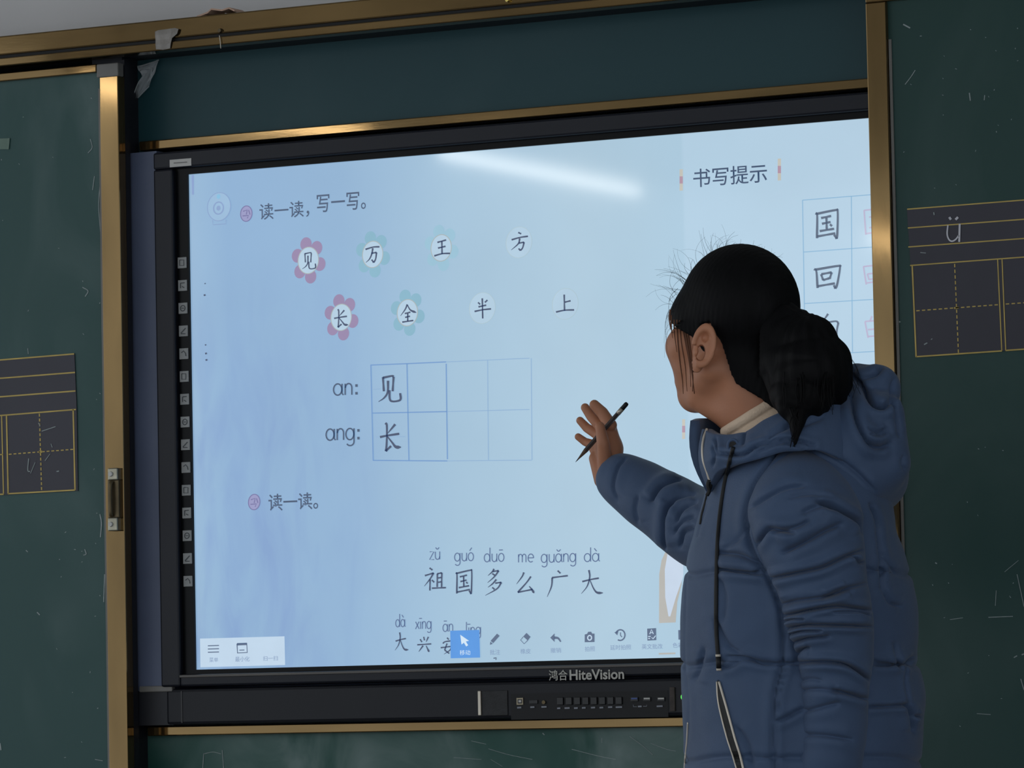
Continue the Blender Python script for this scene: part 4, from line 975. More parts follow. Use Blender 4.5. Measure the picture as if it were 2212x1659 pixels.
# right hand with the far arm's wrist
def hand_sdf(X, Y, Z):
    d = sd_cap(X, Y, Z, (1326, 1050, -628), (1316, 968, -650), 24, 28)
    d = smin(d, sd_cap(X, Y, Z, (1318, 968, -650), (1314, 926, -655), 27, 19), 10)
    d = smin(d, sd_cap(X, Y, Z, (1302, 1036, -648), (1287, 990, -664), 19, 15), 10)
    d = smin(d, sd_cap(X, Y, Z, (1302, 948, -664), (1288, 968, -676), 20, 16), 8)
    th = chain(X, Y, Z, [(1308, 1012, -622), (1303, 958, -604), (1296, 921, -606)], [17, 14, 10.5])
    d = smin(d, th, 7)
    for pts, rs in (([(1319, 918, -640), (1301, 891, -650), (1284, 874, -654)], [14, 13, 11]),
                    ([(1302, 926, -664), (1277, 899, -680), (1264, 880, -684)], [13, 11, 9.5]),
                    ([(1292, 938, -684), (1268, 924, -699), (1253, 908, -704)], [12.5, 10, 8.5]),
                    ([(1286, 962, -694), (1264, 954, -708), (1249, 943, -710)], [11.5, 9, 7.8])):
        d = smin(d, chain(X, Y, Z, pts, rs), 4)
    # creases at the finger joints and the thumb base
    d = d+0.9*np.exp(-((X-1303)**2+(Y-958)**2)/30.0)
    return d
Vh, Fh = surface_nets(hand_sdf, (1222, 850, -735), (1372, 1090, -565), 1.7)
Vh = smooth_mesh(Vh, Fh, 1, 0.4)
parts.append((Vh, [tuple(f) for f in Fh]))
# near hand (below the frame) hanging relaxed
def hand2_sdf(X, Y, Z):
    d = sd_cap(X, Y, Z, (1788, 1740, 232), (1780, 1850, 235), 32, 36)
    for k, (dz, l) in enumerate(((34, 92), (14, 106), (-8, 100), (-28, 78))):
        d = smin(d, chain(X, Y, Z, [(1776, 1862, 232+dz*0.8), (1762, 1862+l*0.55, 232+dz), (1744, 1862+l, 232+dz)], [14, 12, 9.5]), 5)
    return smin(d, chain(X, Y, Z, [(1765, 1800, 258), (1738, 1850, 268), (1728, 1890, 262)], [16, 13, 10]), 8)
V2, F2 = surface_nets(hand2_sdf, (1700, 1700, 170), (1840, 1985, 300), 3.0)
parts.append((V2, [tuple(f) for f in F2]))
# hidden trunk, arms and legs
VF = zfloor(1730)
def body_sdf(X, Y, Z):
    d = sd_ell(X, Y, Z, (1725, 1230, 0), (140, 270, 190))
    d = smin(d, sd_ell(X, Y, Z, (1735, 1560, 0), (150, 200, 200)), 60)
    d = smin(d, sd_cap(X, Y, Z, (1690, 960, 0), (1705, 1080, 0), 90, 120), 60)
    d = smin(d, chain(X, Y, Z, [(1735, 1060, 175), (1790, 1370, 240), (1790, 1760, 232)], [62, 50, 34]), 30)
    d = smin(d, chain(X, Y, Z, [(1685, 1115, -140), (1560, 1158, -385), (1322, 1026, -635)], [48, 36, 24]), 30)
    for s in (1, -1): d = smin(d, chain(X, Y, Z, [(1738, 1640, s*95), (1728, 2160, s*95), (1752, VF-85, s*100)], [105, 72, 44]), 40)
    return d
V3, F3 = surface_nets(body_sdf, (1270, 880, -720), (2000, VF, 320), 15.0)
parts.append((V3, [tuple(f) for f in F3]))
AV, AF, k0 = [], [], 0
for v_, f_ in parts:
    AV.append(v_); AF += [tuple(i+k0 for i in g) for g in f_]; k0 += len(v_)
body = pmesh('body', np.vstack(AV), AF, M_SKIN, pn)
for s in (1, -1):
    mb = MB(); c = hp(112, 14, s*40); 
    bm = bmesh.new(); bmesh.ops.create_uvsphere(bm, u_segments=16, v_segments=12, radius=15)
    bm.verts.index_update()
    pmesh('eye', np.array([np.array(v_.co)+c for v_ in bm.verts]), [[x.index for x in f_.verts] for f_ in bm.faces], M_EYE, pn); bm.free()

# hair cap and ponytail
HLF = [-260, -140, -118, -66, -48, -34, -8, 0, 12, 30, 80, 130, 220]
HLU = [-170, -150, -128, -92, -10, 40, 34, -24, -26, 10, 32, 62, 80]
def hair_sdf(X, Y, Z):
    f, u, l = hframe(X, Y, Z)
    d = sd_ell(f, u, l, (-14, 74, 0), (138, 135, 120))
    d = smin(d, sd_ell(f, u, l, (25, 52, 0), (118, 102, 118)), 14)
    d = smin(d, sd_ell(f, u, l, (56, 42, 36), (80, 74, 80)), 14)
    d = smin(d, sd_ell(f, u, l, (56, 42, -36), (80, 74, 80)), 14)
    nape = sd_cap(X, Y, Z, (1612, 770, 0), (1690, 890, 6), 96, 96)
    d = smin(d, nape, 20)
    g = np.interp(f, HLF, HLU).astype(np.float32)-u
    d = np.maximum(d, g*0.6)
    # shell only: hollow towards the skull
    return d+0.8*np.sin(f*0.5+u*0.12)*0.6
V, F = surface_nets(hair_sdf, (1425, 515, -190), (1800, 930, 190), 3.6)
V = smooth_mesh(V, F, 1, 0.5)
hair = pmesh('hair', V, [tuple(f) for f in F], M_HAIR, pn)
def tail_sdf(X, Y, Z):
    d = chain(X, Y, Z, [(1690, 705, 85), (1742, 745, 135), (1752, 800, 148), (1738, 850, 168), (1722, 892, 212), (1720, 925, 238), (1719, 960, 250)], [40, 62, 84, 62, 24, 13, 4])
    d = smin(d, chain(X, Y, Z, [(1752, 745, 130), (1790, 775, 135), (1806, 830, 140), (1815, 862, 140)], [50, 46, 34, 16]), 20)
    d = smin(d, chain(X, Y, Z, [(1730, 800, 150), (1704, 850, 176), (1696, 880, 204)], [60, 40, 20]), 20)
    d = smin(d, chain(X, Y, Z, [(1682, 720, 70), (1690, 780, 112), (1692, 850, 132)], [60, 56, 30]), 20)
    d = smin(d, chain(X, Y, Z, [(1700, 690, 80), (1760, 728, 125)], [34, 40]), 20)
    d = smin(d, chain(X, Y, Z, [(1770, 830, 160), (1765, 866, 190)], [52, 26]), 16)
    a = np.arctan2(Z-140, X-1745)
    return d+1.6*np.sin(a*13+Y*0.03)
V, F = surface_nets(tail_sdf, (1640, 650, 20), (1860, 975, 285), 3.4)
pmesh('ponytail', V, [tuple(f) for f in F], M_HAIR, pn)
# loose strands
R = random.Random(11)
mb = MB()
def strand(P, r): mb.tube(W(catmull(P, 6)), np.interp(np.linspace(0, 1, 6*(len(P)-1)+1), [0, 1], [r, r*0.4])/PS, 5)
for k in range(80):    # wisps over the crown
    u0 = 1446+R.random()**1.4*230; v0 = np.interp(u0, [1446, 1452, 1470, 1500, 1540, 1590, 1640, 1680], [660, 630, 600, 566, 543, 533, 538, 558])
    th = math.atan2(v0-670, u0-1590)+R.uniform(-0.25, 0.75)
    l = R.uniform(12, 62)*(1.0 if u0 < 1570 else 0.35); w0 = R.uniform(-60, 40); bend = R.uniform(-0.8, 0.8)
    P = [(u0-16*math.cos(th), v0-16*math.sin(th), w0), (u0, v0, w0)]
    for f_ in (0.35, 0.7, 1.0): P.append((u0+l*f_*math.cos(th+bend*f_), v0+l*f_*math.sin(th+bend*f_), w0))
    strand(P, R.uniform(0.2, 0.42))
for k in range(12):    # wisps at the brow
    v0 = R.uniform(610, 715); u0 = np.interp(v0, [600, 650, 690, 720], [1462, 1446, 1440, 1444])
    strand([(u0+14, v0-14, 20), (u0, v0, 22), (u0-R.uniform(0, 6), v0+R.uniform(12, 26), 24), (u0-R.uniform(-2, 9), v0+R.uniform(30, 80), 26)], R.uniform(0.2, 0.4))
for k in range(22):    # tail ends
    s_ = R.uniform(-1, 1)
    u0 = 1800+s_*22; v0 = 735+abs(s_)*10
    strand([(u0-30, v0-30, 150), (u0+6, v0+14, 152), (u0+R.uniform(14, 34), v0+60, 150), (u0+R.uniform(18, 50), v0+R.uniform(85, 118), 148)], R.uniform(0.5, 1.2))
tag(mb.build('loose_strands', M_STRAND, pn, True), kind='stuff')
mb = MB()
for k in range(26):
    u0 = R.uniform(1690, 1810); v0 = R.uniform(820, 850)
    strand([(u0, v0-20, 228), (u0+R.uniform(-4, 4), v0+15, 236), (u0+R.uniform(-8, 8), v0+R.uniform(30, 52), 238)], R.uniform(0.8, 1.8))
for k in range(14):
    strand([(1715+R.uniform(-12, 14), 880, 240), (1718+R.uniform(-12, 12), 915, 252), (1719+R.uniform(-12, 9), 940+R.uniform(0, 26), 258)], R.uniform(1.2, 2.4))
tag(mb.build('tail_strands', M_HAIR, pn, True), kind='stuff')
# side locks lying on the cheek
HB = BVHTree.FromPolygons([tuple(v_) for v_ in parts[0][0]], parts[0][1])
def on_surface(bv, u, v, off=2.0, default=0.0):
    h = bv.ray_cast(Vector((u, v, 900.0)), Vector((0, 0, -1)))
    return (h[0].z if h[0] is not None else default)+off
mb = MB()
for pts, r in (([(1462, 690), (1464, 730), (1468, 775), (1474, 820), (1476, 850)], 2.6), ([(1468, 692), (1472, 740), (1480, 790), (1484, 845)], 2.0), ([(1478, 700), (1486, 750), (1494, 800), (1500, 850)], 3.6),
               ([(1484, 705), (1492, 760), (1497, 810), (1496, 845)], 3.0), ([(1456, 690), (1457, 720), (1462, 760)], 2.4), ([(1473, 700), (1482, 745), (1490, 790), (1492, 835)], 2.4), ([(1450, 680), (1450, 705), (1453, 730)], 2.6), ([(1448, 668), (1446, 690), (1449, 712)], 3.0)):
    Q = catmull(pts, 6); P3 = [(u_, v_, on_surface(HB, u_, v_, 0.5, 40)) for u_, v_ in Q]
    mb.tube(W(P3), np.interp(np.linspace(0, 1, len(P3)), [0, .3, 1], [r*0.6, r*0.7, r*0.2])/PS, 6)
tag(mb.build('side_locks', mat('side lock hair', (112, 78, 62), 0.7, var=0.2, spec=0.15), pn, True), kind='stuff')

# turtleneck
nc = np.array([1640., 880., 0.]); na = np.array([0.53, 0.85, 0]); npv = np.array([.85, -.53, 0])
s_ = np.array([-6, -3, 4, 11, 17, 22, 30, 42, 60, 90]); rr = np.array([92, 97, 100.5, 100, 96.5, 99, 103, 106, 108, 110])
Cn = nc+np.outer(s_, na)
V, F = loft(Cn, np.tile(npv, (len(s_), 1)), np.tile([0, 0, 1.], (len(s_), 1)), rr, rr*0.98, 96, 2.0, 60)
V = V+vnorm(V, F)*(1.2*wave(V, (0.05, 0.05, 0.05), 3))[:, None]
pmesh('turtleneck', V, F, M_KNIT, pn)

# ---- jacket body
b_ = math.radians(12)
TF = np.array([-math.cos(b_), 0, math.sin(b_)]); TL = np.array([math.sin(b_), 0, math.cos(b_)])
rowsT = [(930, 1640, 1740, 70), (948, 1600, 1800, 130), (968, 1572, 1838, 178), (1000, 1547, 1880, 218), (1050, 1530, 1920, 244), (1110, 1513, 1927, 255), (1150, 1502, 1932, 257), (1200, 1488, 1952, 258), (1290, 1475, 1976, 258),
         (1360, 1473, 1982, 258), (1425, 1473, 1982, 258), (1500, 1476, 1996, 266), (1580, 1479, 1992, 272), (1660, 1478, 1987, 278), (1780, 1476, 1990, 284), (1900, 1480, 1990, 286), (1980, 1486, 1986, 284)]
Cc, ra, rb = [], [], []
for v, l, r, sd in rowsT:
    Cc.append(((l+r)/2, v, 0)); h = (r-l)/2; ra.append(math.sqrt(max(20**2, h*h-(sd*math.sin(b_))**2))/math.cos(b_)); rb.append(sd)
V, F = loft(Cc, np.tile(TF, (len(Cc), 1)), np.tile(TL, (len(Cc), 1)), ra, rb, 280, 2.25, 480)
Nn = vnorm(V, F)
# padded baffles all round
bf = np.zeros(len(V))
for vs in (1236, 1433, 1640, 1850):
    d = V[:, 1]-vs-6*np.sin(V[:, 2]*0.02); bf += -7*np.exp(-(d/7)**2)
bf += 3.0*wave(V, (0.012, 0.02, 0.012), 5)+1.6*wave(V, (0.03, 0.05, 0.03), 6)
V = V+Nn*bf[:, None]; Nn = vnorm(V, F)
TC = [([(1700, 960), (1674, 982), (1638, 1033), (1620, 1074), (1612, 1120), (1618, 1160), (1633, 1200), (1660, 1250), (1685, 1310)], 5, 5), ([(1555, 1229), (1601, 1234), (1647, 1240)], 9, 5), ([(1552, 1193), (1601, 1199), (1645, 1220)], 6, 7), ([(1574, 1417), (1615, 1421), (1656, 1433), (1725, 1433)], 6, 5),
      ([(1679, 1290), (1688, 1339), (1690, 1431), (1675, 1495), (1670, 1586), (1674, 1680)], 6, 5.5), ([(1690, 1320), (1701, 1431), (1686, 1495), (1680, 1586), (1684, 1680)], 3, 3),
      ([(1679, 1559), (1705, 1546), (1735, 1529)], 6, 5), ([(1889, 1435), (1944, 1435), (1976, 1417)], 9, 5), ([(1932, 1390), (1937, 1435), (1946, 1450)], 6, 4),
      ([(1876, 1527), (1920, 1525), (1958, 1522)], 7, 4), ([(1957, 1522), (1966, 1545), (1972, 1580)], 9, 6), ([(1952, 1440), (1960, 1515)], 4, 3), ([(1975, 1545), (1984, 1548)], 8, 4),
      ([(1880, 1090), (1893, 1130), (1898, 1190), (1905, 1270)], 8, 5), ([(1898, 1190), (1930, 1235)], 4, 5), ([(1905, 1270), (1922, 1300), (1945, 1310)], 5, 6),
      ([(1503, 1145), (1484, 1210), (1480, 1320), (1479, 1420), (1488, 1520), (1485, 1620)], 4, 3), ([(1527, 1090), (1514, 1130), (1506, 1160)], 5, 3),
      ([(1560, 1440), (1575, 1440), (1600, 1430)], 4, 5), ([(1520, 1400), (1512, 1440), (1500, 1470)], 5, 7), ([(1546, 1340), (1570, 1390), (1600, 1410)], 4, 8), ([(1556, 1250), (1565, 1290), (1562, 1340)], 3, 6),
      ([(1640, 1100), (1600, 1160), (1560, 1190)], 3, 10), ([(1590, 1570), (1615, 1610), (1625, 1659)], 4, 9)]
V = crease(V, Nn, TC)
Vt, Ft = V.copy(), F
V, F = capped(V, F, 280, True, False)
jk = pmesh('jacket', V, F, M_JACKET, pn)
# ---- near sleeve
SL = [(968, 1726, 22, 120, 50), (985, 1728, 50, 150, 70), (1010, 1731, 76, 175, 84), (1050, 1735, 104, 198, 96), (1100, 1738, 123, 212, 104), (1150, 1745, 120, 222, 106), (1200, 1754, 115, 230, 104), (1250, 1769, 105, 236, 100),
      (1300, 1783, 98, 240, 96), (1360, 1794, 94, 240, 92), (1420, 1804, 83, 236, 86), (1500, 1803, 74, 230, 80), (1580, 1800, 73, 226, 78), (1660, 1790, 76, 224, 78), (1740, 1786, 74, 224, 74), (1775, 1785, 62, 224, 62)]
Cc = [(c, v, w_) for v, c, h, w_, d in SL]
V, F = loft(Cc, np.tile([1., 0, 0], (len(SL), 1)), np.tile([0, 0, 1.], (len(SL), 1)), [s[2] for s in SL], [s[4] for s in SL], 230, 2.1, 560)
Nn = vnorm(V, F)
V = V+Nn*(2.2*wave(V, (0.02, 0.05, 0.02), 8)+1.6*wave(V, (0.03, 0.11, 0.03), 9)*np.clip((V[:, 1]-1100)/150, 0, 1))[:, None]; Nn = vnorm(V, F)
SC = [([(1615, 1099), (1656, 1074), (1693, 1055), (1738, 1049)], 5, 7), ([(1629, 1184), (1656, 1147), (1674, 1142), (1716, 1152)], 7, 6), ([(1766, 1085), (1793, 1092), (1821, 1108), (1852, 1127), (1864, 1150)], 13, 6),
      ([(1674, 1149), (1720, 1138), (1748, 1124)], 5, 6), ([(1693, 1193), (1738, 1170), (1780, 1147), (1812, 1133)], 8, 7), ([(1660, 1250), (1720, 1238), (1775, 1225), (1825, 1202), (1862, 1188)], 9, 5),
      ([(1684, 1307), (1720, 1298), (1784, 1289), (1812, 1275), (1876, 1259)], 6, 6), ([(1693, 1330), (1757, 1316), (1812, 1309), (1885, 1318)], 12, 4.5), ([(1702, 1357), (1738, 1350), (1793, 1350), (1887, 1353)], 11, 4),
      ([(1697, 1342), (1720, 1336), (1740, 1336)], 8, 3), ([(1705, 1370), (1735, 1362), (1775, 1362)], 8, 3.2), ([(1712, 1389), (1745, 1378), (1790, 1374)], 6, 4), ([(1725, 1431), (1793, 1430), (1839, 1440), (1882, 1472)], 11, 4.5),
      ([(1800, 1490), (1840, 1500), (1880, 1512)], 9, 5), ([(1727, 1492), (1770, 1488), (1812, 1495)], 3, 5), ([(1720, 1540), (1770, 1528), (1812, 1518)], 4, 7), ([(1722, 1586), (1780, 1588), (1839, 1597)], 4, 6),
      ([(1780, 1290), (1812, 1280), (1830, 1272)], 9, 5), ([(1800, 1322), (1850, 1322), (1878, 1330)], 5, 4), ([(1840, 1200), (1855, 1215), (1866, 1212)], 6, 4), ([(1730, 1110), (1765, 1096), (1800, 1100)], 4, 9), ([(1652, 1230), (1668, 1265), (1682, 1300)], 6, 6),
      ([(1700, 1075), (1750, 1068), (1800, 1078)], 3, 9), ([(1722, 1415), (1732, 1402), (1748, 1398)], 6, 4), ([(1730, 1470), (1750, 1466), (1775, 1470)], 2.5, 5)]
V = crease(V, Nn, SC)
V, F = capped(V, F, 230, True, True)
pmesh('sleeve', V, F, M_JACKET, jk)
Vs, Fs = V, F
# ---- far sleeve
FS = [(1690, 1120, -150, 92), (1610, 1150, -290, 96), (1545, 1150, -400, 92), (1498, 1133, -455, 84), (1450, 1102, -505, 77), (1400, 1070, -555, 70), (1355, 1042, -600, 61), (1330, 1026, -622, 52), (1321, 1020, -632, 44)]
Cc = np.array([f[:3] for f in FS], float); T = np.gradient(Cc, axis=0); T /= np.linalg.norm(T, axis=1, keepdims=True)
A = np.stack([np.cross(t_, [0, 0, 1.]) for t_ in T]); A /= np.linalg.norm(A, axis=1, keepdims=True); B = np.cross(T, A)
V, F = loft(Cc, A, B, [f[3] for f in FS], [f[3]*0.92 for f in FS], 170, 2.1, 300)
Nn = vnorm(V, F)
V = V+Nn*(2.0*wave(V, (0.04, 0.04, 0.04), 12))[:, None]; Nn = vnorm(V, F)
FC = [([(1408, 1080), (1430, 1050), (1470, 1035)], 9, 6), ([(1440, 1110), (1460, 1080), (1500, 1068)], 6, 6), ([(1437, 1185), (1434, 1150), (1438, 1110), (1452, 1088)], 8, 5), ([(1465, 1125), (1480, 1100), (1505, 1085)], 6, 5), ([(1460, 1150), (1475, 1130), (1500, 1115)], 5, 5),
      ([(1470, 1180), (1480, 1150), (1500, 1140)], 5, 5), ([(1378, 1130), (1372, 1100), (1378, 1070)], 3, 7), ([(1335, 1080), (1325, 1050), (1335, 1010), (1352, 990)], 3, 5)]
V = crease(V, Nn, FC)
V, F = capped(V, F, 170, True, True)
pmesh('sleeve', V, F, M_JACKET, jk)
# ---- collar band
nearB = [(1541, 1062, 66), (1556, 1022, 128), (1590, 1004, 176), (1636, 992, 208), (1704, 972, 228), (1765, 972, 224), (1830, 1000, 180), (1880, 1015, 80)]
nearT = [(1527, 926, 58), (1556, 938, 112), (1612, 933, 146), (1655, 905, 160), (1700, 885, 165), (1755, 870, 160), (1820, 850, 110), (1860, 840, 30)]
farB = [(1536, 1062, 42), (1540, 1030, -60), (1580, 1005, -150), (1650, 985, -205), (1730, 972, -215), (1830, 1000, -160), (1880, 1015, -60)]
farT = [(1501, 908, 6), (1520, 903, -52), (1570, 905, -112), (1650, 890, -150), (1740, 872, -150), (1820, 850, -100), (1860, 840, -20)]
def band(Bp, Tp, th, name, flip=1):
    Bc, Tc = catmull(Bp, 14), catmull(Tp, 14); n = len(Bc)
    cen = np.array([1690., 0, 0]); V = []; k = 9
    for i in range(n):
        o = (Bc[i]+Tc[i])/2-cen; o[1] = 0; o /= np.linalg.norm(o)
        prof = []
        for s in np.linspace(0, 1, k): prof.append(Bc[i]*(1-s)+Tc[i]*s+o*(th*0.5+16*math.sin(math.pi*s)))
        for s in np.linspace(1, 0, k): prof.append(Bc[i]*(1-s)+Tc[i]*s+o*(-th*0.5+8*math.sin(math.pi*s)))
        V += prof
    V = np.array(V); m_ = 2*k; F = []
    for i in range(n-1):
        for j in range(m_): F.append((i*m_+j, i*m_+(j+1) % m_, (i+1)*m_+(j+1) % m_, (i+1)*m_+j))
    Fq = np.array(F); nn = vnorm(V, Fq)
    c = V.reshape(n, m_, 3).mean(1)
    if ((V-np.repeat(c, m_, 0))*nn).sum() < 0: Fq = Fq[:, ::-1]
    F = [tuple(f) for f in Fq]+[tuple(range(m_)), tuple((n-1)*m_+j for j in range(m_))]
    return V, Fq, F
V, Fq, F = band(nearB, nearT, 22, 'collar')
bm = bmesh.new()
# refine for folds
me = bpy.data.meshes.new('t'); me.from_pydata([tuple(v) for v in V], [], F); bm.from_mesh(me); bmesh.ops.recalc_face_normals(bm, faces=bm.faces[:]); bmesh.ops.subdivide_edges(bm, edges=[e for e in bm.edges], cuts=2, use_grid_fill=True); bm.verts.index_update()
V = np.array([v.co[:] for v in bm.verts]); Nn = np.array([v.normal[:] for v in bm.verts]); F = [[v.index for v in f.verts] for f in bm.faces]; bm.free()
CCR = [([(1550, 979), (1605, 982), (1641, 962), (1704, 952), (1760, 962)], 8, 4), ([(1660, 950), (1690, 930), (1710, 912)], 5, 5), ([(1540, 960), (1545, 985), (1540, 1005)], 3, 4), ([(1545, 945), (1552, 975)], 2.5, 3), ([(1605, 960), (1610, 930)], 3, 5), ([(1700, 925), (1740, 915), (1780, 900)], 4, 7), ([(1640, 975), (1690, 958), (1740, 966)], 5, 4)]
V = crease(V, Nn, CCR)
pmesh('collar', V, F, M_JACKET, jk)
Vc, Fc = V, F
V, Fq, F = band(farB, farT, 20, 'collar')
pmesh('collar', V, F, M_JACKET, jk)
# ---- hood lying on the back
def hood_sdf(X, Y, Z):
    d = sd_ell(X, Y, Z, (1845, 965, 0), (112, 140, 205))
    d = smin(d, sd_ell(X, Y, Z, (1882, 1026, 0), (82, 84, 190)), 20)
    d = smin(d, sd_cap(X, Y, Z, (1893, 838, 60), (1880, 850, -120), 52, 50), 16)
    d = smin(d, sd_cap(X, Y, Z, (1850, 815, 40), (1845, 820, -120), 30, 30), 18)
    d = smin(d, sd_cap(X, Y, Z, (1902, 900, 110), (1910, 1000, 120), 52, 58), 18)
    d = smin(d, sd_cap(X, Y, Z, (1780, 985, 160), (1860, 1040, 150), 36, 44), 24)
    d = np.maximum(d, -sd_ell(X, Y, Z, (1760, 850, 10), (88, 90, 110)))
    return d
V, F = surface_nets(hood_sdf, (1715, 770, -225), (1985, 1140, 225), 3.8)
V = smooth_mesh(V, F, 3, 0.5); Nn = vnorm(V, F)
V = V+Nn*(2.0*wave(V, (0.03, 0.03, 0.03), 21))[:, None]; Nn = vnorm(V, F)
HCR = [([(1840, 810), (1860, 830), (1880, 868), (1895, 880), (1910, 880), (1922, 868)], 13, 6), ([(1862, 822), (1895, 805), (1905, 790)], 7, 7), ([(1838, 860), (1848, 900), (1862, 935), (1878, 958), (1898, 966), (1920, 960)], 10, 6), ([(1875, 928), (1895, 935), (1915, 925)], 6, 5),
       ([(1874, 938), (1895, 942), (1918, 932)], 5, 4), ([(1925, 860), (1935, 900), (1942, 940)], 5, 6), ([(1952, 985), (1948, 1000), (1955, 1015)], 3, 5), ([(1770, 965), (1810, 990), (1850, 1020), (1890, 1060)], 4, 6), ([(1930, 880), (1922, 850), (1930, 820)], 4, 6)]
V = crease(V, Nn, HCR)
pmesh('hood', V, [tuple(f) for f in F], M_JACKET, jk)
Vhd, Fhd = V, [tuple(f) for f in F]
# ---- trims laid on the cloth
bvT = BVHTree.FromPolygons([tuple(v) for v in Vt], [tuple(f) for f in Ft]); bvC = BVHTree.FromPolygons([tuple(v) for v in Vc], [tuple(f) for f in Fc]); bvS = BVHTree.FromPolygons([tuple(v) for v in Vs], [tuple(f) for f in Fs]); bvH = BVHTree.FromPolygons([tuple(v) for v in Vhd], Vhd is not None and Fhd)
def top(u, v, bvs, off):
    z = [h[0].z for h in (bv.ray_cast(Vector((u, v, 900.0)), Vector((0, 0, -1))) for bv in bvs) if h[0] is not None]
    return (max(z) if z else 60.0)+off
def lay(pts, bvs, r, name, m, off=1.0, parent=jk, n=10, flat=None):
    Q = catmull(pts, n); P3 = np.array([(q_[0], q_[1], q_[2] if len(q_) > 2 else top(q_[0], q_[1], bvs, off)) for q_ in Q])
    z = P3[:, 2]
    for _ in range(3): z[1:-1] = 0.5*z[1:-1]+0.25*(z[2:]+z[:-2])
    mb = MB(); mb.tube(W(P3), np.broadcast_to(np.asarray(r, float), (len(P3),))/PS, 8); return mb.build(name, m, parent, True)
lay([(1527, 926, 66), (1521, 942, 80), (1519, 968, 90), (1521, 995, 94), (1529, 1022, 94), (1535, 1042, 92), (1532, 1062, 88)], [bvC, bvT], 4.2, 'zip_tape', M_CORD, 0.0)
lay([(1527, 926, 72), (1520, 945, 87), (1517, 968, 97), (1519, 995, 101), (1527, 1020, 101), (1533, 1040, 99)], [bvC, bvT], 2.6, 'zip_teeth', M_ZIP, 4.0)
lay([(1532, 1036, 98), (1529, 1048, 98), (1532, 1060, 97), (1527, 1070, 96)], [bvC, bvT], 4.4, 'zip_pull', M_CORD, 4.0)
lay([(1530, 1060), (1524, 1085), (1517, 1110), (1513, 1132)], [bvT], 3.6, 'placket_gap', M_CORD, -1.0)
dc = lay([(1584, 966), (1575, 1000), (1563, 1055), (1554, 1120), (1549, 1190), (1547, 1280), (1547, 1350), (1549, 1390), (1551, 1414)], [bvC, bvT], 4.6, 'drawstring', M_CORD, 4.0)
c3 = (1583, 962, top(1583, 962, [bvC], 1.5)); t = np.linspace(0, 2*math.pi, 28)
mb = MB(); mb.tube(W(np.array([(c3[0]+11*math.cos(a), c3[1]+13*math.sin(a), c3[2]) for a in t])), 3.2/PS, 8, False); mb.build('eyelet', M_JACKET, jk, True)
mb = MB(); mb.tube(W([(c3[0], c3[1], c3[2]-3), (c3[0], c3[1], c3[2]+0.5)]), 9/PS, 14); mb.build('eyelet_hole', M_CORD, jk)
for a, b2, r, mt in ((1413, 1418, 5.6, M_ZIP), (1418, 1443, 5.4, M_CORD), (1443, 1448, 5.6, M_ZIP)):
    zz = top(1552, a, [bvT], 5.0); mb = MB(); mb.tube(W([(1551+(a-1413)*0.06, a, zz), (1551+(b2-1413)*0.06, b2, zz)]), r/PS, 12); mb.build('cord_end', mt, dc, True)
# pocket zip, slightly open
mb = MB(); pl = catmull([(1549, 1470), (1553, 1520), (1570, 1590), (1586, 1640), (1600, 1690)], 8); pr_ = catmull([(1551, 1468), (1566, 1520), (1585, 1590), (1600, 1640), (1610, 1690)], 8)
VV = [(u, v, top(u, v, [bvT], 3.0)) for u, v in pl]+[(u, v, top(u, v, [bvT], 3.0)) for u, v in pr_]; n = len(pl)
V5 = np.array(VV); V6 = V5.copy(); V6[:, 2] -= 6
F5 = [(i, i+1, n+i+1, n+i) for i in range(n-1)]+[(2*n+i, 3*n+i, 3*n+i+1, 2*n+i+1) for i in range(n-1)]+[(i, 2*n+i, 2*n+i+1, i+1) for i in range(n-1)]+[(n+i, n+i+1, 3*n+i+1, 3*n+i) for i in range(n-1)]
pk = pmesh('pocket', np.vstack([V5, V6]), F5, M_CORD, jk, False)
lay([(1548, 1472), (1552, 1520), (1569, 1590), (1585, 1640), (1599, 1690)], [bvT], 1.8, 'zip_teeth', M_ZIP, 3.5)
lay([(1553, 1472), (1567, 1520), (1586, 1590), (1601, 1640), (1611, 1690)], [bvT], 2.6, 'zip_teeth', M_ZIP, 3.5)
lay([(1486, 1560), (1484, 1600), (1480, 1640), (1478, 1680)], [bvT], 2.2, 'placket_zip', M_ZIP, 0.5)
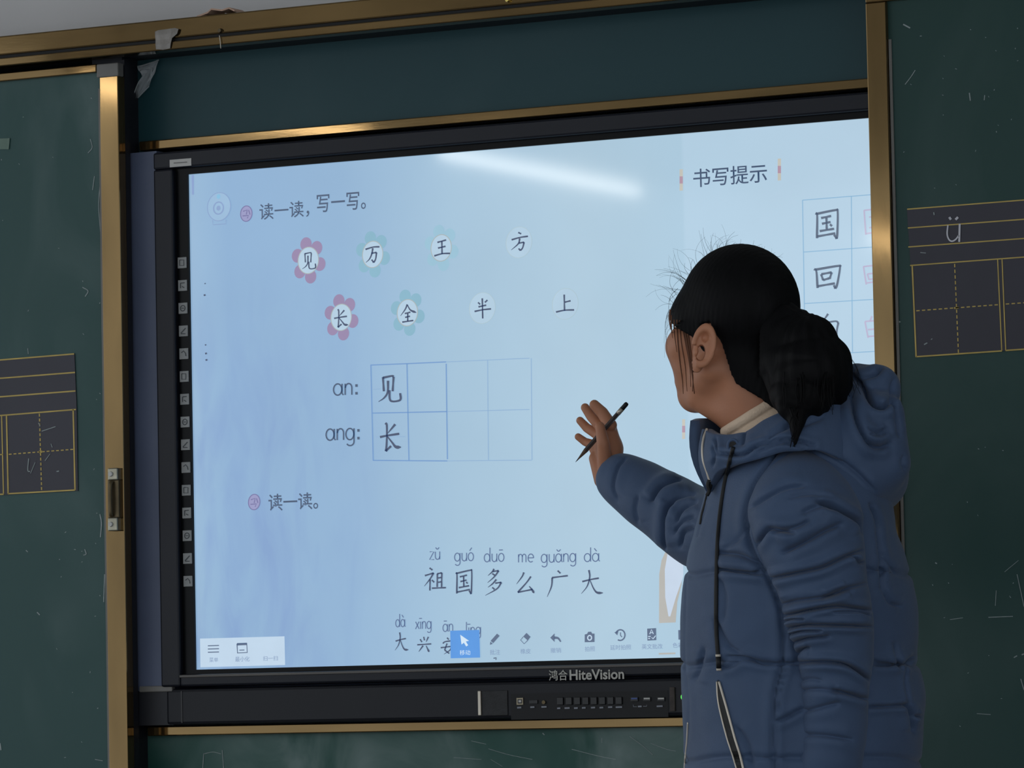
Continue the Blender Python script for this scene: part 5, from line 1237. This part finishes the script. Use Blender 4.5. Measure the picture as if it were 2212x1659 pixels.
# ---- trousers and shoes (below the frame)
def trouser_sdf(X, Y, Z):
    d = sd_ell(X, Y, Z, (1735, 1720, 0), (165, 200, 215))
    for s in (1, -1): d = smin(d, chain(X, Y, Z, [(1738, 1760, s*100), (1728, 2180, s*98), (1752, VF-70, s*102)], [118, 92, 74]), 30)
    return np.maximum(d, Y-(VF-70))
V, F = surface_nets(trouser_sdf, (1540, 1560, -240), (1930, VF-40, 240), 14.0)
pmesh('trousers', smooth_mesh(V, F, 1), [tuple(f) for f in F], M_TROUSER, pn)
for s in (1, -1):
    def shoe_sdf(X, Y, Z, s=s):
        d = sd_cap(X, Y, Z, (1775, VF-42, s*102), (1630, VF-30, s*108), 50, 42)
        d = smin(d, sd_cap(X, Y, Z, (1765, VF-110, s*102), (1765, VF-60, s*102), 48, 50), 20)
        return np.maximum(d, Y-(VF-2))
    V, F = surface_nets(shoe_sdf, (1570, VF-180, s*105-70), (1850, VF+10, s*105+70), 7.0)
    pmesh('shoe', V, [tuple(f) for f in F], M_SHOE, pn)
finish(pn)
# ---- pencil in the raised hand
tip = np.array([1243., 998., -640.]); end = np.array([1355., 870., -612.])
pe = empty('pencil', tuple(W(tip)[0]), 'short dark pencil held slantwise between thumb and fingers of the raised hand', 'pencil')
ax_ = end-tip
mb = MB(); mb.tube(W([tip+ax_*t for t in (0.20, 0.5, 0.82)]), np.array([5.6, 5.6, 5.4])/PS, 6); mb.build('shaft', M_PENCIL, pe)
mb = MB(); mb.tube(W([tip+ax_*t for t in (0.05, 0.20)]), np.array([1.4, 5.4])/PS, 10); mb.build('sharpened_cone', mat('pencil wood', (96, 76, 60), 0.7), pe)
mb = MB(); mb.tube(W([tip, tip+ax_*0.05]), np.array([0.3, 1.5])/PS, 8); mb.build('lead', M_CORD, pe)
mb = MB(); mb.tube(W([tip+ax_*t for t in (0.82, 0.90)]), np.array([5.8, 5.8])/PS, 12); mb.build('ferrule', M_SILVER, pe, True)
mb = MB(); mb.tube(W([tip+ax_*t for t in (0.90, 0.98, 1.0)]), np.array([5.6, 5.4, 3.8])/PS, 12); mb.build('end_cap', M_CORD, pe, True)
finish(pe)
